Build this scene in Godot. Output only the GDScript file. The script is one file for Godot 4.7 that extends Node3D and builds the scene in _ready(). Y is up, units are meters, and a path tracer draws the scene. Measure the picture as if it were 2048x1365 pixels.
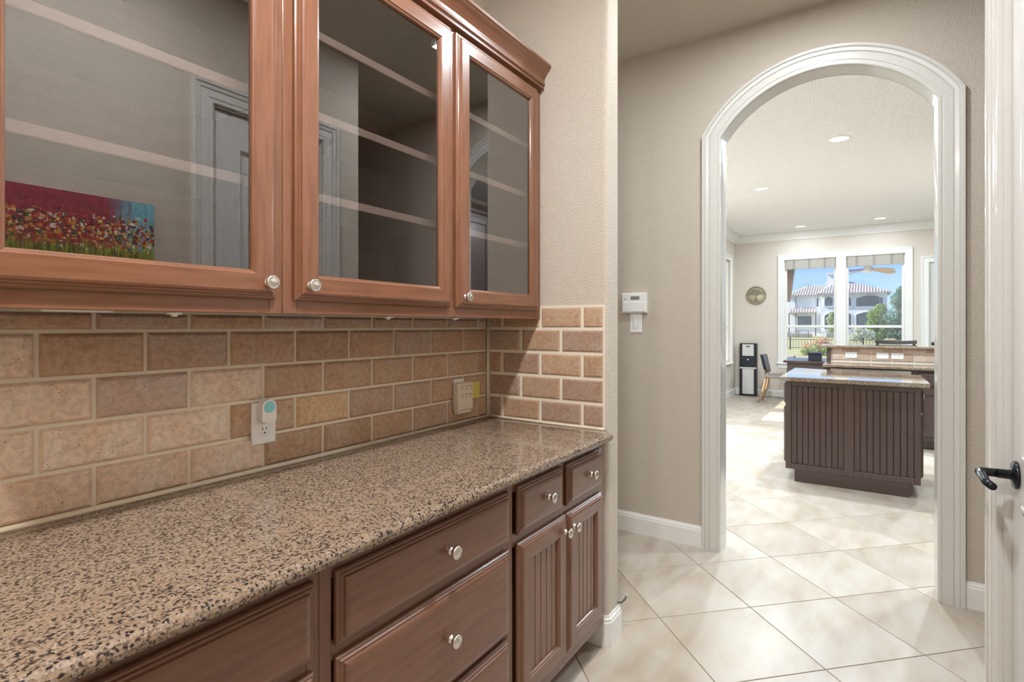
extends Node3D

const EYE := Vector3(-1.972, 1.285, 1.46)
const CEIL := 2.95
const TOP := 0.866
const COUNTER_GAP := 1.314
const ARCH_X := 1.19
const WIN_X := 8.66
const NOOK_Z := -0.61

var M := {}
var used := {}
var rng := RandomNumberGenerator.new()

# ---------------------------------------------------------------- mesh helpers
func mb(smooth := false) -> SurfaceTool:
	var st := SurfaceTool.new()
	st.begin(Mesh.PRIMITIVE_TRIANGLES)
	st.set_smooth_group(0 if smooth else -1)
	return st

func tri(st: SurfaceTool, a: Vector3, b: Vector3, c: Vector3, n: Vector3) -> void:
	if (b - a).cross(c - a).dot(n) > 0.0:
		var t := b
		b = c
		c = t
	st.add_vertex(a)
	st.add_vertex(b)
	st.add_vertex(c)

func quad(st: SurfaceTool, a: Vector3, b: Vector3, c: Vector3, d: Vector3, n: Vector3) -> void:
	tri(st, a, b, c, n)
	tri(st, a, c, d, n)

func box(st: SurfaceTool, a: Vector3, b: Vector3) -> void:
	for ax in 3:
		var u := (ax + 1) % 3
		var v := (ax + 2) % 3
		for s in 2:
			var p := a
			p[ax] = b[ax] if s == 1 else a[ax]
			var p1 := p
			p1[u] = b[u]
			var p2 := p1
			p2[v] = b[v]
			var p3 := p
			p3[v] = b[v]
			var n := Vector3.ZERO
			n[ax] = 1.0 if s == 1 else -1.0
			quad(st, p, p1, p2, p3, n)

# a box with all edges chamfered by r
func cbox(st: SurfaceTool, a: Vector3, b: Vector3, r := 0.003) -> void:
	var c := (a + b) / 2.0
	var h := (b - a) / 2.0
	for ax in 3:
		var u := (ax + 1) % 3
		var v := (ax + 2) % 3
		for s in [-1.0, 1.0]:
			var q := []
			for k in [[-1, -1], [1, -1], [1, 1], [-1, 1]]:
				var p := Vector3.ZERO
				p[ax] = h[ax] * s
				p[u] = (h[u] - r) * k[0]
				p[v] = (h[v] - r) * k[1]
				q.append(c + p)
			var n := Vector3.ZERO
			n[ax] = s
			quad(st, q[0], q[1], q[2], q[3], n)
		for su in [-1.0, 1.0]:
			for sv in [-1.0, 1.0]:
				var e := []
				for k in [[0, -1], [0, 1], [1, 1], [1, -1]]:
					var p := Vector3.ZERO
					p[ax] = (h[ax] - r) * k[1]
					p[u] = (h[u] - (r if k[0] == 1 else 0.0)) * su
					p[v] = (h[v] - (0.0 if k[0] == 1 else r)) * sv
					e.append(c + p)
				var n2 := Vector3.ZERO
				n2[u] = su
				n2[v] = sv
				quad(st, e[0], e[1], e[2], e[3], n2)
	for sx in [-1.0, 1.0]:
		for sy in [-1.0, 1.0]:
			for sz in [-1.0, 1.0]:
				var s3 := Vector3(sx, sy, sz)
				tri(st, c + Vector3(h.x, h.y - r, h.z - r) * s3, c + Vector3(h.x - r, h.y, h.z - r) * s3, c + Vector3(h.x - r, h.y - r, h.z) * s3, s3)

# rectangular rings, each [inset, height]; joined and closed by a cap
func loft(st: SurfaceTool, o: Vector3, ax: Vector3, ay: Vector3, w: float, h: float, rings: Array, cap := true, back := false, an = null) -> void:
	var n: Vector3 = an if an != null else ax.cross(ay).normalized()
	var at := func(k: int, ring: Array) -> Vector3:
		var i: float = ring[0]
		var x: float = [i, w - i, w - i, i][k]
		var y: float = [i, i, h - i, h - i][k]
		return o + ax * x + ay * y + n * float(ring[1])
	var inward := [ay, -ax, -ay, ax]
	for r in rings.size() - 1:
		var r0: Array = rings[r]
		var r1: Array = rings[r + 1]
		for k in 4:
			var k2 := (k + 1) % 4
			var hint: Vector3 = inward[k] * -(r1[1] - r0[1]) + n * (r1[0] - r0[0])
			quad(st, at.call(k, r0), at.call(k2, r0), at.call(k2, r1), at.call(k, r1), hint)
	if cap:
		var l: Array = rings[-1]
		quad(st, at.call(0, l), at.call(1, l), at.call(2, l), at.call(3, l), n)
	if back:
		var f: Array = rings[0]
		quad(st, at.call(0, f), at.call(1, f), at.call(2, f), at.call(3, f), -n)

# two sides of a frame go to sv (stiles), two to sh (rails)
func frame(sv: SurfaceTool, sh: SurfaceTool, o: Vector3, ax: Vector3, ay: Vector3, w: float, h: float, rings: Array) -> void:
	var n := ax.cross(ay).normalized()
	var inward := [ay, -ax, -ay, ax]
	for r in rings.size() - 1:
		var r0: Array = rings[r]
		var r1: Array = rings[r + 1]
		for k in 4:
			var q := []
			for pr in [[k, r0], [(k + 1) % 4, r0], [(k + 1) % 4, r1], [k, r1]]:
				var i: float = pr[1][0]
				var kk: int = pr[0]
				q.append(o + ax * float([i, w - i, w - i, i][kk]) + ay * float([i, i, h - i, h - i][kk]) + n * float(pr[1][1]))
			var hint: Vector3 = inward[k] * -(r1[1] - r0[1]) + n * (r1[0] - r0[0])
			quad(sh if k % 2 == 0 else sv, q[0], q[1], q[2], q[3], hint)

# profile [w, d] swept along points in a plane; w runs along the side vectors, d along n
func sweep(st: SurfaceTool, pts: Array, sides: Array, n: Vector3, prof: Array, caps := true) -> void:
	for i in pts.size() - 1:
		for j in prof.size() - 1:
			var a: Array = prof[j]
			var b: Array = prof[j + 1]
			var hint: Vector3 = sides[i] * -(b[1] - a[1]) + n * (b[0] - a[0])
			quad(st, pts[i] + sides[i] * a[0] + n * a[1], pts[i + 1] + sides[i + 1] * a[0] + n * a[1], pts[i + 1] + sides[i + 1] * b[0] + n * b[1], pts[i] + sides[i] * b[0] + n * b[1], hint)
	if caps:
		var poly := PackedVector2Array()
		for p in prof:
			poly.append(Vector2(p[0], p[1]))
		var idx := Geometry2D.triangulate_polygon(poly)
		for e in [0, pts.size() - 1]:
			var along: Vector3 = (pts[1] - pts[0]) if e == 0 else (pts[-2] - pts[-1])
			for t in range(0, idx.size(), 3):
				var q := []
				for k in 3:
					var p := poly[idx[t + k]]
					q.append(pts[e] + sides[e] * p.x + n * p.y)
				tri(st, q[0], q[1], q[2], -along)

# polygon in the plane (ax, ay) pushed along az
func prism(st: SurfaceTool, poly: PackedVector2Array, o: Vector3, ax: Vector3, ay: Vector3, az: Vector3) -> void:
	var idx := Geometry2D.triangulate_polygon(poly)
	for t in range(0, idx.size(), 3):
		var q := []
		for k in 3:
			q.append(o + ax * poly[idx[t + k]].x + ay * poly[idx[t + k]].y)
		tri(st, q[0], q[1], q[2], -az)
		tri(st, q[0] + az, q[1] + az, q[2] + az, az)
	var area := 0.0
	for i in poly.size():
		area += poly[i].cross(poly[(i + 1) % poly.size()])
	for i in poly.size():
		var p := poly[i]
		var r := poly[(i + 1) % poly.size()]
		var d := (r - p) * signf(area)
		var a := o + ax * p.x + ay * p.y
		var b := o + ax * r.x + ay * r.y
		quad(st, a, b, b + az, a + az, ax * d.y - ay * d.x)

# profile [radius, height] turned round an axis
func lathe(st: SurfaceTool, o: Vector3, axis: Vector3, prof: Array, segs := 20) -> void:
	var n := axis.normalized()
	var u := n.cross(Vector3.UP if absf(n.y) < 0.9 else Vector3.RIGHT).normalized()
	var v := n.cross(u)
	for i in segs:
		var d0 := u * cos(TAU * i / segs) + v * sin(TAU * i / segs)
		var d1 := u * cos(TAU * (i + 1) / segs) + v * sin(TAU * (i + 1) / segs)
		for j in prof.size() - 1:
			var a: Array = prof[j]
			var b: Array = prof[j + 1]
			var hint: Vector3 = (d0 + d1) * (b[1] - a[1]) - n * (b[0] - a[0])
			if a[0] < 1e-6:
				tri(st, o + n * a[1], o + d0 * b[0] + n * b[1], o + d1 * b[0] + n * b[1], hint)
			elif b[0] < 1e-6:
				tri(st, o + d0 * a[0] + n * a[1], o + d1 * a[0] + n * a[1], o + n * b[1], hint)
			else:
				quad(st, o + d0 * a[0] + n * a[1], o + d1 * a[0] + n * a[1], o + d1 * b[0] + n * b[1], o + d0 * b[0] + n * b[1], hint)

func tube(st: SurfaceTool, pts: Array, rad: Array, segs := 8) -> void:
	var rings := []
	var u := Vector3.ZERO
	for i in pts.size():
		var d: Vector3 = (pts[mini(i + 1, pts.size() - 1)] - pts[maxi(i - 1, 0)]).normalized()
		if i == 0:
			u = d.cross(Vector3.UP if absf(d.y) < 0.9 else Vector3.RIGHT).normalized()
		u = (u - d * u.dot(d)).normalized()
		var v := d.cross(u)
		var ring := []
		var r: float = rad[mini(i, rad.size() - 1)]
		for k in segs:
			ring.append(pts[i] + (u * cos(TAU * k / segs) + v * sin(TAU * k / segs)) * r)
		rings.append(ring)
	for i in pts.size() - 1:
		var mid: Vector3 = (pts[i] + pts[i + 1]) / 2.0
		for k in segs:
			var k2 := (k + 1) % segs
			quad(st, rings[i][k], rings[i][k2], rings[i + 1][k2], rings[i + 1][k], (rings[i][k] + rings[i + 1][k2]) / 2.0 - mid)
	for k in range(1, segs - 1):
		tri(st, rings[0][0], rings[0][k], rings[0][k + 1], pts[0] - pts[1])
		tri(st, rings[-1][0], rings[-1][k], rings[-1][k + 1], pts[-1] - pts[-2])

# ---------------------------------------------------------------- scene helpers
func numbered(called: String) -> String:
	var n: int = used.get(called, 0)
	used[called] = n + 1
	return called if n == 0 else "%s_%03d" % [called, n]

func done(st: SurfaceTool, m: Material) -> ArrayMesh:
	st.generate_normals()
	st.set_material(m)
	return st.commit()

func put(called: String, mesh: Mesh, parent: Node = null) -> MeshInstance3D:
	var o := MeshInstance3D.new()
	o.mesh = mesh
	o.name = called if parent else numbered(called)
	(parent if parent else self).add_child(o, true)
	return o

func obj(called: String, st: SurfaceTool, m: Material, parent: Node = null) -> MeshInstance3D:
	return put(called, done(st, m), parent)

func two(called: String, sv: SurfaceTool, mv: Material, sh: SurfaceTool, mh: Material, parent: Node) -> MeshInstance3D:
	sv.generate_normals()
	sv.set_material(mv)
	sh.generate_normals()
	sh.set_material(mh)
	return put(called, sh.commit(sv.commit()), parent)

func tag(o: Node, label: String, category := "", group := "", kind := "") -> Node:
	if label:
		o.set_meta("label", label)
	if category:
		o.set_meta("category", category)
	if group:
		o.set_meta("group", group)
	if kind:
		o.set_meta("kind", kind)
	return o

func thing(called: String, at: Vector3, label: String, category: String, group := "") -> Node3D:
	var o := Node3D.new()
	o.name = numbered(called)
	add_child(o)
	o.position = at
	tag(o, label, category, group)
	return o

func struct(called: String, st: SurfaceTool, m: Material, label := "") -> MeshInstance3D:
	var o := obj(called, st, m)
	tag(o, label, "", "", "structure")
	return o

# ---------------------------------------------------------------- materials
func mat(c: Color, rough := 0.5, metal := 0.0) -> StandardMaterial3D:
	var m := StandardMaterial3D.new()
	m.albedo_color = c
	m.roughness = rough
	m.metallic = metal
	return m

func c8(r: int, g: int, b: int) -> Color:
	return Color(r / 255.0, g / 255.0, b / 255.0)

func noise(sd: int, freq: float, kind := FastNoiseLite.TYPE_SIMPLEX_SMOOTH, oct := 3) -> FastNoiseLite:
	var n := FastNoiseLite.new()
	n.seed = sd
	n.noise_type = kind
	n.frequency = freq
	n.fractal_octaves = oct
	return n

func bytes(n: FastNoiseLite, size: int) -> PackedByteArray:
	var im := n.get_seamless_image(size, size)
	im.convert(Image.FORMAT_L8)
	return im.get_data()

func tex(px: PackedByteArray, size: int, fmt := Image.FORMAT_RGB8) -> ImageTexture:
	return ImageTexture.create_from_image(Image.create_from_data(size, size, false, fmt, px))

func triplanar(m: StandardMaterial3D, s: Vector3, world := true) -> void:
	m.uv1_triplanar = true
	m.uv1_world_triplanar = world
	m.uv1_scale = s
	m.uv1_triplanar_sharpness = 6.0

func ramp_tex(n: FastNoiseLite, size: int, stops: Array) -> ImageTexture:
	var src := bytes(n, size)
	var lut := PackedByteArray()
	for v in 256:
		var t := v / 255.0
		var c: Color = stops[0][1]
		for k in stops.size() - 1:
			if t >= stops[k][0]:
				c = stops[k][1].lerp(stops[k + 1][1], clampf((t - stops[k][0]) / (stops[k + 1][0] - stops[k][0]), 0, 1))
		lut.append_array([c.r8, c.g8, c.b8])
	var out := PackedByteArray()
	out.resize(size * size * 3)
	for i in size * size:
		var v := src[i] * 3
		out[i * 3] = lut[v]
		out[i * 3 + 1] = lut[v + 1]
		out[i * 3 + 2] = lut[v + 2]
	return tex(out, size)

func granite_tex(size: int) -> ImageTexture:
	var cn := noise(11, 0.24, FastNoiseLite.TYPE_CELLULAR, 1)
	cn.fractal_type = FastNoiseLite.FRACTAL_NONE
	cn.cellular_return_type = FastNoiseLite.RETURN_CELL_VALUE
	cn.cellular_jitter = 1.0
	var a := bytes(cn, size)
	var b := bytes(noise(12, 0.075), size)
	var e := bytes(noise(14, 0.02), size)
	var d := bytes(noise(13, 0.3), size)
	var pal := [c8(58, 54, 54), c8(104, 90, 80), c8(140, 122, 106), c8(172, 148, 124), c8(188, 162, 136), c8(196, 174, 152), c8(180, 162, 146), c8(210, 194, 176)]
	var cuts := [0.17, 0.25, 0.36, 0.54, 0.74, 0.88, 0.965, 1.01]
	var out := PackedByteArray()
	out.resize(size * size * 3)
	for i in size * size:
		var t := a[i] / 255.0 * 0.75 + 0.2 + (e[i] / 255.0 - 0.5) * 0.25
		var q := a[i] / 255.0 * 0.32 + b[i] / 255.0 * 0.58 + e[i] / 255.0 * 0.1
		var k := 2
		if q < 0.38:
			t = 0.0 if q < 0.352 else 0.2
			k = 0
		while k < 7 and t > cuts[k]:
			k += 1
		var c: Color = pal[k]
		var f := 0.86 + d[i] / 255.0 * 0.28
		out[i * 3] = clampi(int(c.r8 * f), 0, 255)
		out[i * 3 + 1] = clampi(int(c.g8 * f), 0, 255)
		out[i * 3 + 2] = clampi(int(c.b8 * f), 0, 255)
	return tex(out, size)

func stone_tex(size: int) -> Array:
	var cloud := bytes(noise(21, 0.005, FastNoiseLite.TYPE_SIMPLEX_SMOOTH, 3), size)
	var mid := bytes(noise(22, 0.03, FastNoiseLite.TYPE_SIMPLEX_SMOOTH, 3), size)
	var fleck := bytes(noise(23, 0.022, FastNoiseLite.TYPE_SIMPLEX, 4), size)
	var pit := bytes(noise(24, 0.07, FastNoiseLite.TYPE_SIMPLEX, 2), size)
	var where := bytes(noise(25, 0.008), size)
	var out := PackedByteArray()
	out.resize(size * size * 3)
	var hgt := PackedByteArray()
	hgt.resize(size * size)
	for i in size * size:
		var t := cloud[i] / 255.0
		var f := 1.08 + (mid[i] / 255.0 - 0.5) * 0.22 + t * 0.1
		var c := Vector3(0.90, 0.84, 0.795).lerp(Vector3(0.85, 0.855, 0.855), t) * f
		var w := where[i] / 255.0
		var fl := clampf((0.055 - absf(fleck[i] / 255.0 - 0.5)) * 22.0, 0.0, 1.0) * clampf((w - 0.42) * 5.0, 0.0, 1.0)
		c = (c * 0.93).lerp(Vector3(1.0, 0.99, 0.98), fl * 0.8)
		var p := clampf((pit[i] / 255.0 - 0.83) * 9.0, 0.0, 1.0) * clampf((0.62 - w) * 5.0, 0.0, 1.0)
		c *= 1.0 - p * 0.4
		out[i * 3] = clampi(int(c.x * 255), 0, 255)
		out[i * 3 + 1] = clampi(int(c.y * 255), 0, 255)
		out[i * 3 + 2] = clampi(int(c.z * 255), 0, 255)
		hgt[i] = clampi(int(190 + (mid[i] - 128) * 0.2 - p * 120 - fl * 50), 0, 255)
	return [tex(out, size), tex(hgt, size, Image.FORMAT_L8)]

func wood(base: Color, grain: ImageTexture, s: Vector3, rough := 0.34) -> StandardMaterial3D:
	var m := mat(base, rough)
	m.albedo_texture = grain
	triplanar(m, s)
	m.clearcoat_enabled = true
	m.clearcoat = 0.5
	m.clearcoat_roughness = 0.16
	return m

func build_materials() -> void:
	# plaster
	var pl := tex(bytes(noise(1, 0.06, FastNoiseLite.TYPE_SIMPLEX_SMOOTH, 2), 512), 512, Image.FORMAT_L8)
	for w in [["wall", c8(204, 194, 180)], ["hallwall", c8(200, 189, 175)], ["ceil", c8(208, 197, 184)], ["kwall", c8(220, 211, 200)], ["kceil", c8(246, 246, 244)]]:
		var m := mat(w[1], 0.75)
		m.heightmap_enabled = true
		m.heightmap_texture = pl
		m.heightmap_scale = 0.2 if w[0] != "kceil" else 0.7
		triplanar(m, Vector3.ONE * (4.5 if w[0] != "kceil" else 1.6))
		M[w[0]] = m
	M.white = mat(c8(215, 213, 207), 0.26)
	M.white.clearcoat_enabled = true
	M.white.clearcoat = 0.4
	M.white.clearcoat_roughness = 0.1
	M.trim = mat(c8(236, 235, 231), 0.3)
	M.door = mat(c8(216, 215, 211), 0.22)
	M.plastic = mat(c8(238, 238, 235), 0.35)
	M.cream = mat(c8(228, 214, 196), 0.4)
	M.slot = mat(c8(60, 56, 52), 0.6)
	M.lcd = mat(c8(128, 132, 118), 0.2)
	M.teal = mat(c8(142, 220, 226), 0.4)
	M.note = mat(c8(216, 200, 104), 0.8)
	M.nickel = mat(c8(226, 220, 212), 0.24, 1.0)
	M.steel = mat(c8(206, 205, 204), 0.3, 0.9)
	M.silver = mat(c8(212, 211, 210), 0.38, 0.25)
	M.black = mat(c8(28, 28, 30), 0.3)
	M.navy = mat(c8(32, 36, 48), 0.3)
	M.bronze = mat(c8(44, 46, 52), 0.22, 0.7)
	M.dark = mat(c8(36, 30, 28), 0.6)
	# wood
	var g := ramp_tex(noise(31, 0.012, FastNoiseLite.TYPE_SIMPLEX_SMOOTH, 5), 512, [[0.0, c8(216, 208, 202)], [0.35, c8(234, 229, 224)], [0.6, c8(244, 241, 237)], [1.0, c8(255, 255, 255)]])
	M.grain = g
	var cherry := c8(140, 94, 68)
	M.wood_v = wood(cherry, g, Vector3(7, 0.7, 7))
	M.wood_h = wood(cherry, g, Vector3(0.7, 7, 7))
	var low := c8(120, 82, 62)
	M.low_v = wood(low, g, Vector3(7, 0.7, 7))
	M.low_h = wood(low, g, Vector3(0.7, 7, 7))
	M.inner = wood(c8(98, 64, 50), g, Vector3(0.7, 5, 5), 0.6)
	M.inner.clearcoat_enabled = false
	M.edge = mat(c8(172, 148, 136), 0.5)
	M.esp_v = wood(c8(80, 63, 60), g, Vector3(7, 0.7, 7))
	M.esp_h = wood(c8(74, 58, 55), g, Vector3(0.7, 7, 0.7))
	M.oak = wood(c8(186, 156, 124), g, Vector3(7, 0.7, 7))
	M.fanwood = wood(c8(190, 150, 124), g, Vector3(0.7, 7, 7))
	M.beam = wood(c8(118, 98, 84), g, Vector3(7, 0.7, 7))
	# granite
	M.granite = mat(c8(200, 198, 196), 0.1)
	M.granite.albedo_texture = granite_tex(1024)
	triplanar(M.granite, Vector3.ONE * 1.15)
	M.granite.uv1_triplanar_sharpness = 12.0
	M.polished = mat(c8(206, 206, 204), 0.06)
	M.polished.albedo_texture = M.granite.albedo_texture
	triplanar(M.polished, Vector3.ONE * 1.15)
	M.polished.metallic_specular = 0.7
	M.polished.clearcoat_enabled = true
	M.polished.clearcoat = 1.0
	M.polished.clearcoat_roughness = 0.05
	# travertine
	var s := stone_tex(768)
	var tints := [c8(235, 214, 193), c8(240, 220, 201), c8(220, 201, 187), c8(250, 233, 214), c8(208, 180, 153), c8(197, 170, 144), c8(225, 195, 157), c8(187, 163, 146), c8(204, 182, 163)]
	M.stone = []
	for k in tints.size():
		var m := mat(tints[k], 0.5)
		m.albedo_texture = s[0]
		m.heightmap_enabled = true
		m.heightmap_texture = s[1]
		m.heightmap_scale = 0.12
		triplanar(m, Vector3.ONE * 2.0)
		m.uv1_offset = Vector3(0.13 * k, 0.29 * k, 0.41 * k)
		M.stone.append(m)
	M.grout = mat(c8(232, 222, 204), 0.85)
	M.caulk = mat(c8(226, 212, 190), 0.6)
	# floor tile
	var ft := ramp_tex(noise(41, 0.008, FastNoiseLite.TYPE_SIMPLEX_SMOOTH, 5), 512, [[0.0, c8(222, 208, 192)], [0.4, c8(237, 229, 219)], [0.7, c8(243, 238, 231)], [1.0, c8(248, 245, 241)]])
	M.floor = []
	for k in 5:
		var m := mat([c8(196, 190, 182), c8(201, 195, 187), c8(191, 184, 175), c8(198, 192, 185), c8(193, 185, 174)][k], 0.34)
		m.albedo_texture = ft
		triplanar(m, Vector3(0.6, 0.6, 1.5))
		m.uv1_offset = Vector3(0.37 * k, 0.2 * k, 0.61 * k)
		M.floor.append(m)
	M.floorgrout = mat(c8(150, 136, 120), 0.9)
	# glass
	M.pane = mat(Color(1, 1, 1, 0.03), 0.0)
	M.pane.transparency = BaseMaterial3D.TRANSPARENCY_ALPHA
	M.cabglass = mat(Color(1, 1, 1, 0.0), 0.0)
	M.cabglass.refraction_enabled = true
	M.cabglass.refraction_scale = 0.1
	M.houseglass = mat(c8(70, 92, 110), 0.08)
	M.lampglow = mat(c8(250, 248, 244), 0.5)
	M.lampglow.emission_enabled = true
	M.lampglow.emission = Color(1, 0.98, 0.94)
	M.lampglow.emission_energy_multiplier = 1.3
	# cloth
	M.shade = mat(c8(176, 170, 162), 0.9)
	M.shade.backlight_enabled = true
	M.shade.backlight = Color(0.3, 0.29, 0.27)
	M.leather = mat(c8(104, 96, 96), 0.45)
	M.leatherdark = mat(c8(50, 44, 42), 0.45)
	# outside
	M.stucco = mat(c8(226, 232, 238), 0.85)
	M.rooftile = mat(c8(188, 182, 176), 0.8)
	M.rooftile2 = mat(c8(134, 128, 124), 0.8)
	M.iron = mat(c8(40, 44, 44), 0.6)
	M.lawn = mat(c8(168, 170, 124), 0.95)
	M.lawn.albedo_texture = ramp_tex(noise(51, 0.05), 256, [[0.0, c8(190, 190, 180)], [1.0, c8(255, 255, 250)]])
	triplanar(M.lawn, Vector3.ONE * 0.25)
	M.rock = mat(c8(150, 148, 144), 0.9)
	M.patio = mat(c8(196, 186, 172), 0.9)
	M.bark = mat(c8(108, 92, 80), 0.9)
	var li := 0
	for c in [c8(120, 158, 98), c8(92, 140, 136), c8(158, 176, 104), c8(204, 150, 132), c8(204, 210, 200), c8(150, 172, 126)]:
		var m := mat(c, 0.7)
		m.backlight_enabled = true
		m.backlight = Color(0.35, 0.4, 0.2)
		M["leaf%d" % li] = m
		li += 1

# ---------------------------------------------------------------- main
func _ready() -> void:
	rng.seed = 7
	setup_view()
	build_materials()
	build_shell()
	build_floor()
	build_backsplash()
	build_arch()
	build_door()
	build_upper()
	build_lower()
	build_wall_items()
	build_kitchen()
	build_windows()
	build_dining()
	build_outside()

func setup_view() -> void:
	var cam := Camera3D.new()
	cam.name = "camera"
	var th := deg_to_rad(33.87)
	var f := Vector3(cos(th), 0, -sin(th))
	cam.look_at_from_position(EYE, EYE + f, Vector3.UP)
	cam.projection = Camera3D.PROJECTION_FRUSTUM
	cam.near = 0.05
	cam.far = 600.0
	cam.size = 2.0 * cam.near * 682.5 / 1059.0
	cam.frustum_offset = Vector2(0, -30.5 / 1059.0 * cam.near)
	cam.keep_aspect = Camera3D.KEEP_HEIGHT
	add_child(cam)
	cam.current = true
	var we := WorldEnvironment.new()
	we.name = "environment"
	var e := Environment.new()
	e.background_mode = Environment.BG_SKY
	var sky := Sky.new()
	var sm := ProceduralSkyMaterial.new()
	sm.sky_top_color = Color(0.22, 0.47, 0.86)
	sm.sky_horizon_color = Color(0.70, 0.85, 0.98)
	sm.sky_curve = 0.14
	sm.ground_bottom_color = Color(0.55, 0.56, 0.52)
	sm.ground_horizon_color = Color(0.74, 0.80, 0.86)
	sm.sun_angle_max = 4.0
	sm.energy_multiplier = 1.25
	sky.sky_material = sm
	e.sky = sky
	e.tonemap_mode = Environment.TONE_MAPPER_LINEAR
	e.tonemap_exposure = 1.07
	e.sdfgi_enabled = true
	e.ssao_enabled = true
	e.ssil_enabled = true
	we.environment = e
	add_child(we)
	var sun := DirectionalLight3D.new()
	sun.name = "sun"
	sun.light_color = Color(1.0, 0.96, 0.9)
	sun.light_energy = 3.6
	sun.light_angular_distance = 0.5
	sun.shadow_enabled = true
	add_child(sun)
	sun.look_at_from_position(Vector3.ZERO, Vector3(0.13, -0.6, 0.79), Vector3.UP)
	# recessed ceiling lamps: [x, z, energy, label]
	for l in [
		[-1.2, 1.05, 3.7, "recessed ceiling lamp above the pantry walkway nearest the hall", Color(0.97, 0.98, 1.0)],
		[-2.5, 1.05, 2.7, "recessed ceiling lamp above the pantry walkway behind the camera", Color(1.0, 0.97, 0.94)],
		[0.42, 1.2, 1.9, "recessed ceiling lamp in the hall between the pantry and the arch", Color(0.95, 0.98, 1.0)],
		[0.66, -1.1, 1.4, "recessed ceiling lamp in the hall behind the counter wall", Color(0.95, 0.98, 1.0)],
		[3.565, 1.25, 7.0, "round recessed ceiling lamp nearest the arch, above the kitchen island", Color(0.91, 0.965, 1.0)],
		[5.056, 0.39, 7.0, "round recessed ceiling lamp left of the island, second in from the arch", Color(0.91, 0.965, 1.0)],
		[8.07, 0.53, 1.0, "round recessed ceiling lamp before the window wall, left of the pair", Color(0.91, 0.965, 1.0)],
		[8.01, 1.62, 1.0, "round recessed ceiling lamp before the window wall, right of the pair", Color(0.91, 0.965, 1.0)],
		[3.565, -1.3, 7.0, "recessed ceiling lamp at the left side of the kitchen, near the arch", Color(0.91, 0.965, 1.0)],
		[5.056, -1.5, 7.0, "recessed ceiling lamp at the left side of the kitchen, near the nook", Color(0.91, 0.965, 1.0)],
		[5.5, 2.5, 7.0, "recessed ceiling lamp at the right side of the kitchen above the bar", Color(0.91, 0.965, 1.0)],
		[2.2, 2.2, 4.0, "recessed ceiling lamp at the right side of the kitchen beside the arch", Color(0.91, 0.965, 1.0)],
	]:
		lamp(l)

func lamp(l: Array) -> void:
	var t := thing("recessed_light", Vector3(l[0], CEIL, l[1]), l[3], "ceiling lamp")
	var st := mb(true)
	lathe(st, Vector3(0, -0.0001, 0), Vector3.DOWN, [[0.072, -0.02], [0.074, 0.0], [0.076, 0.005], [0.094, 0.004], [0.096, 0.0]], 28)
	tag(obj("trim_ring", st, mat(c8(240, 240, 238), 0.4), t), "white metal rim")
	st = mb()
	lathe(st, Vector3(0, -0.0015, 0), Vector3.DOWN, [[0.075, 0.0], [0.06, 0.002], [0.0, 0.003]], 28)
	var glow := mat(c8(250, 248, 244), 0.5)
	glow.emission_enabled = true
	glow.emission = Color(1, 0.98, 0.95)
	glow.emission_energy_multiplier = 1.3
	obj("lens", st, glow, t)
	var a := AreaLight3D.new()
	a.name = "light"
	a.area_size = Vector2(0.12, 0.12)
	a.light_energy = l[2]
	a.light_color = l[4]
	a.area_range = 14.0
	a.area_attenuation = 2.0
	a.shadow_enabled = true
	a.position = Vector3(0, -0.016, 0)
	a.rotation_degrees = Vector3(-90, 0, 0)
	t.add_child(a)

# ---------------------------------------------------------------- shell
func holed(st: SurfaceTool, o: Vector3, along: Vector3, thick: Vector3, length: float, height: float, holes: Array) -> void:
	var cuts := [0.0, length]
	for h in holes:
		cuts.append_array([h[0], h[1]])
	cuts.sort()
	for i in cuts.size() - 1:
		var a: float = cuts[i]
		var b: float = cuts[i + 1]
		if b - a < 1e-4:
			continue
		var spans := [[0.0, height]]
		for h in holes:
			if h[0] <= a + 1e-4 and h[1] >= b - 1e-4:
				spans = [[0.0, h[2]], [h[3], height]]
		for s in spans:
			if s[1] - s[0] < 1e-4:
				continue
			var p := o + along * a + Vector3(0, s[0], 0)
			var q := o + along * b + Vector3(0, s[1], 0) + thick
			box(st, Vector3(minf(p.x, q.x), minf(p.y, q.y), minf(p.z, q.z)), Vector3(maxf(p.x, q.x), maxf(p.y, q.y), maxf(p.z, q.z)))

func simple_wall(called: String, a: Vector3, b: Vector3, m: Material, label: String) -> void:
	var st := mb()
	box(st, a, b)
	struct(called, st, m, label)

const BASE := [[0.0, 0.0], [0.0, 0.014], [0.095, 0.014], [0.1, 0.011], [0.108, 0.011], [0.114, 0.006], [0.122, 0.004], [0.122, 0.0]]

# a baseboard along p -> q, standing off along n
func baseboard(called: String, path: Array, outs: Array, label: String) -> void:
	var st := mb()
	# the profile rises along y and stands off along the outs: swap roles by sweeping with side = y
	for i in path.size() - 1:
		for j in BASE.size() - 1:
			var a: Array = BASE[j]
			var b: Array = BASE[j + 1]
			var hint: Vector3 = (outs[i] + outs[i + 1]) * (b[0] - a[0]) + Vector3.UP * -(b[1] - a[1])
			quad(st, path[i] + Vector3(0, a[0], 0) + outs[i] * a[1], path[i + 1] + Vector3(0, a[0], 0) + outs[i + 1] * a[1], path[i + 1] + Vector3(0, b[0], 0) + outs[i + 1] * b[1], path[i] + Vector3(0, b[0], 0) + outs[i] * b[1], hint)
	struct(called, st, M.trim, label)

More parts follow.
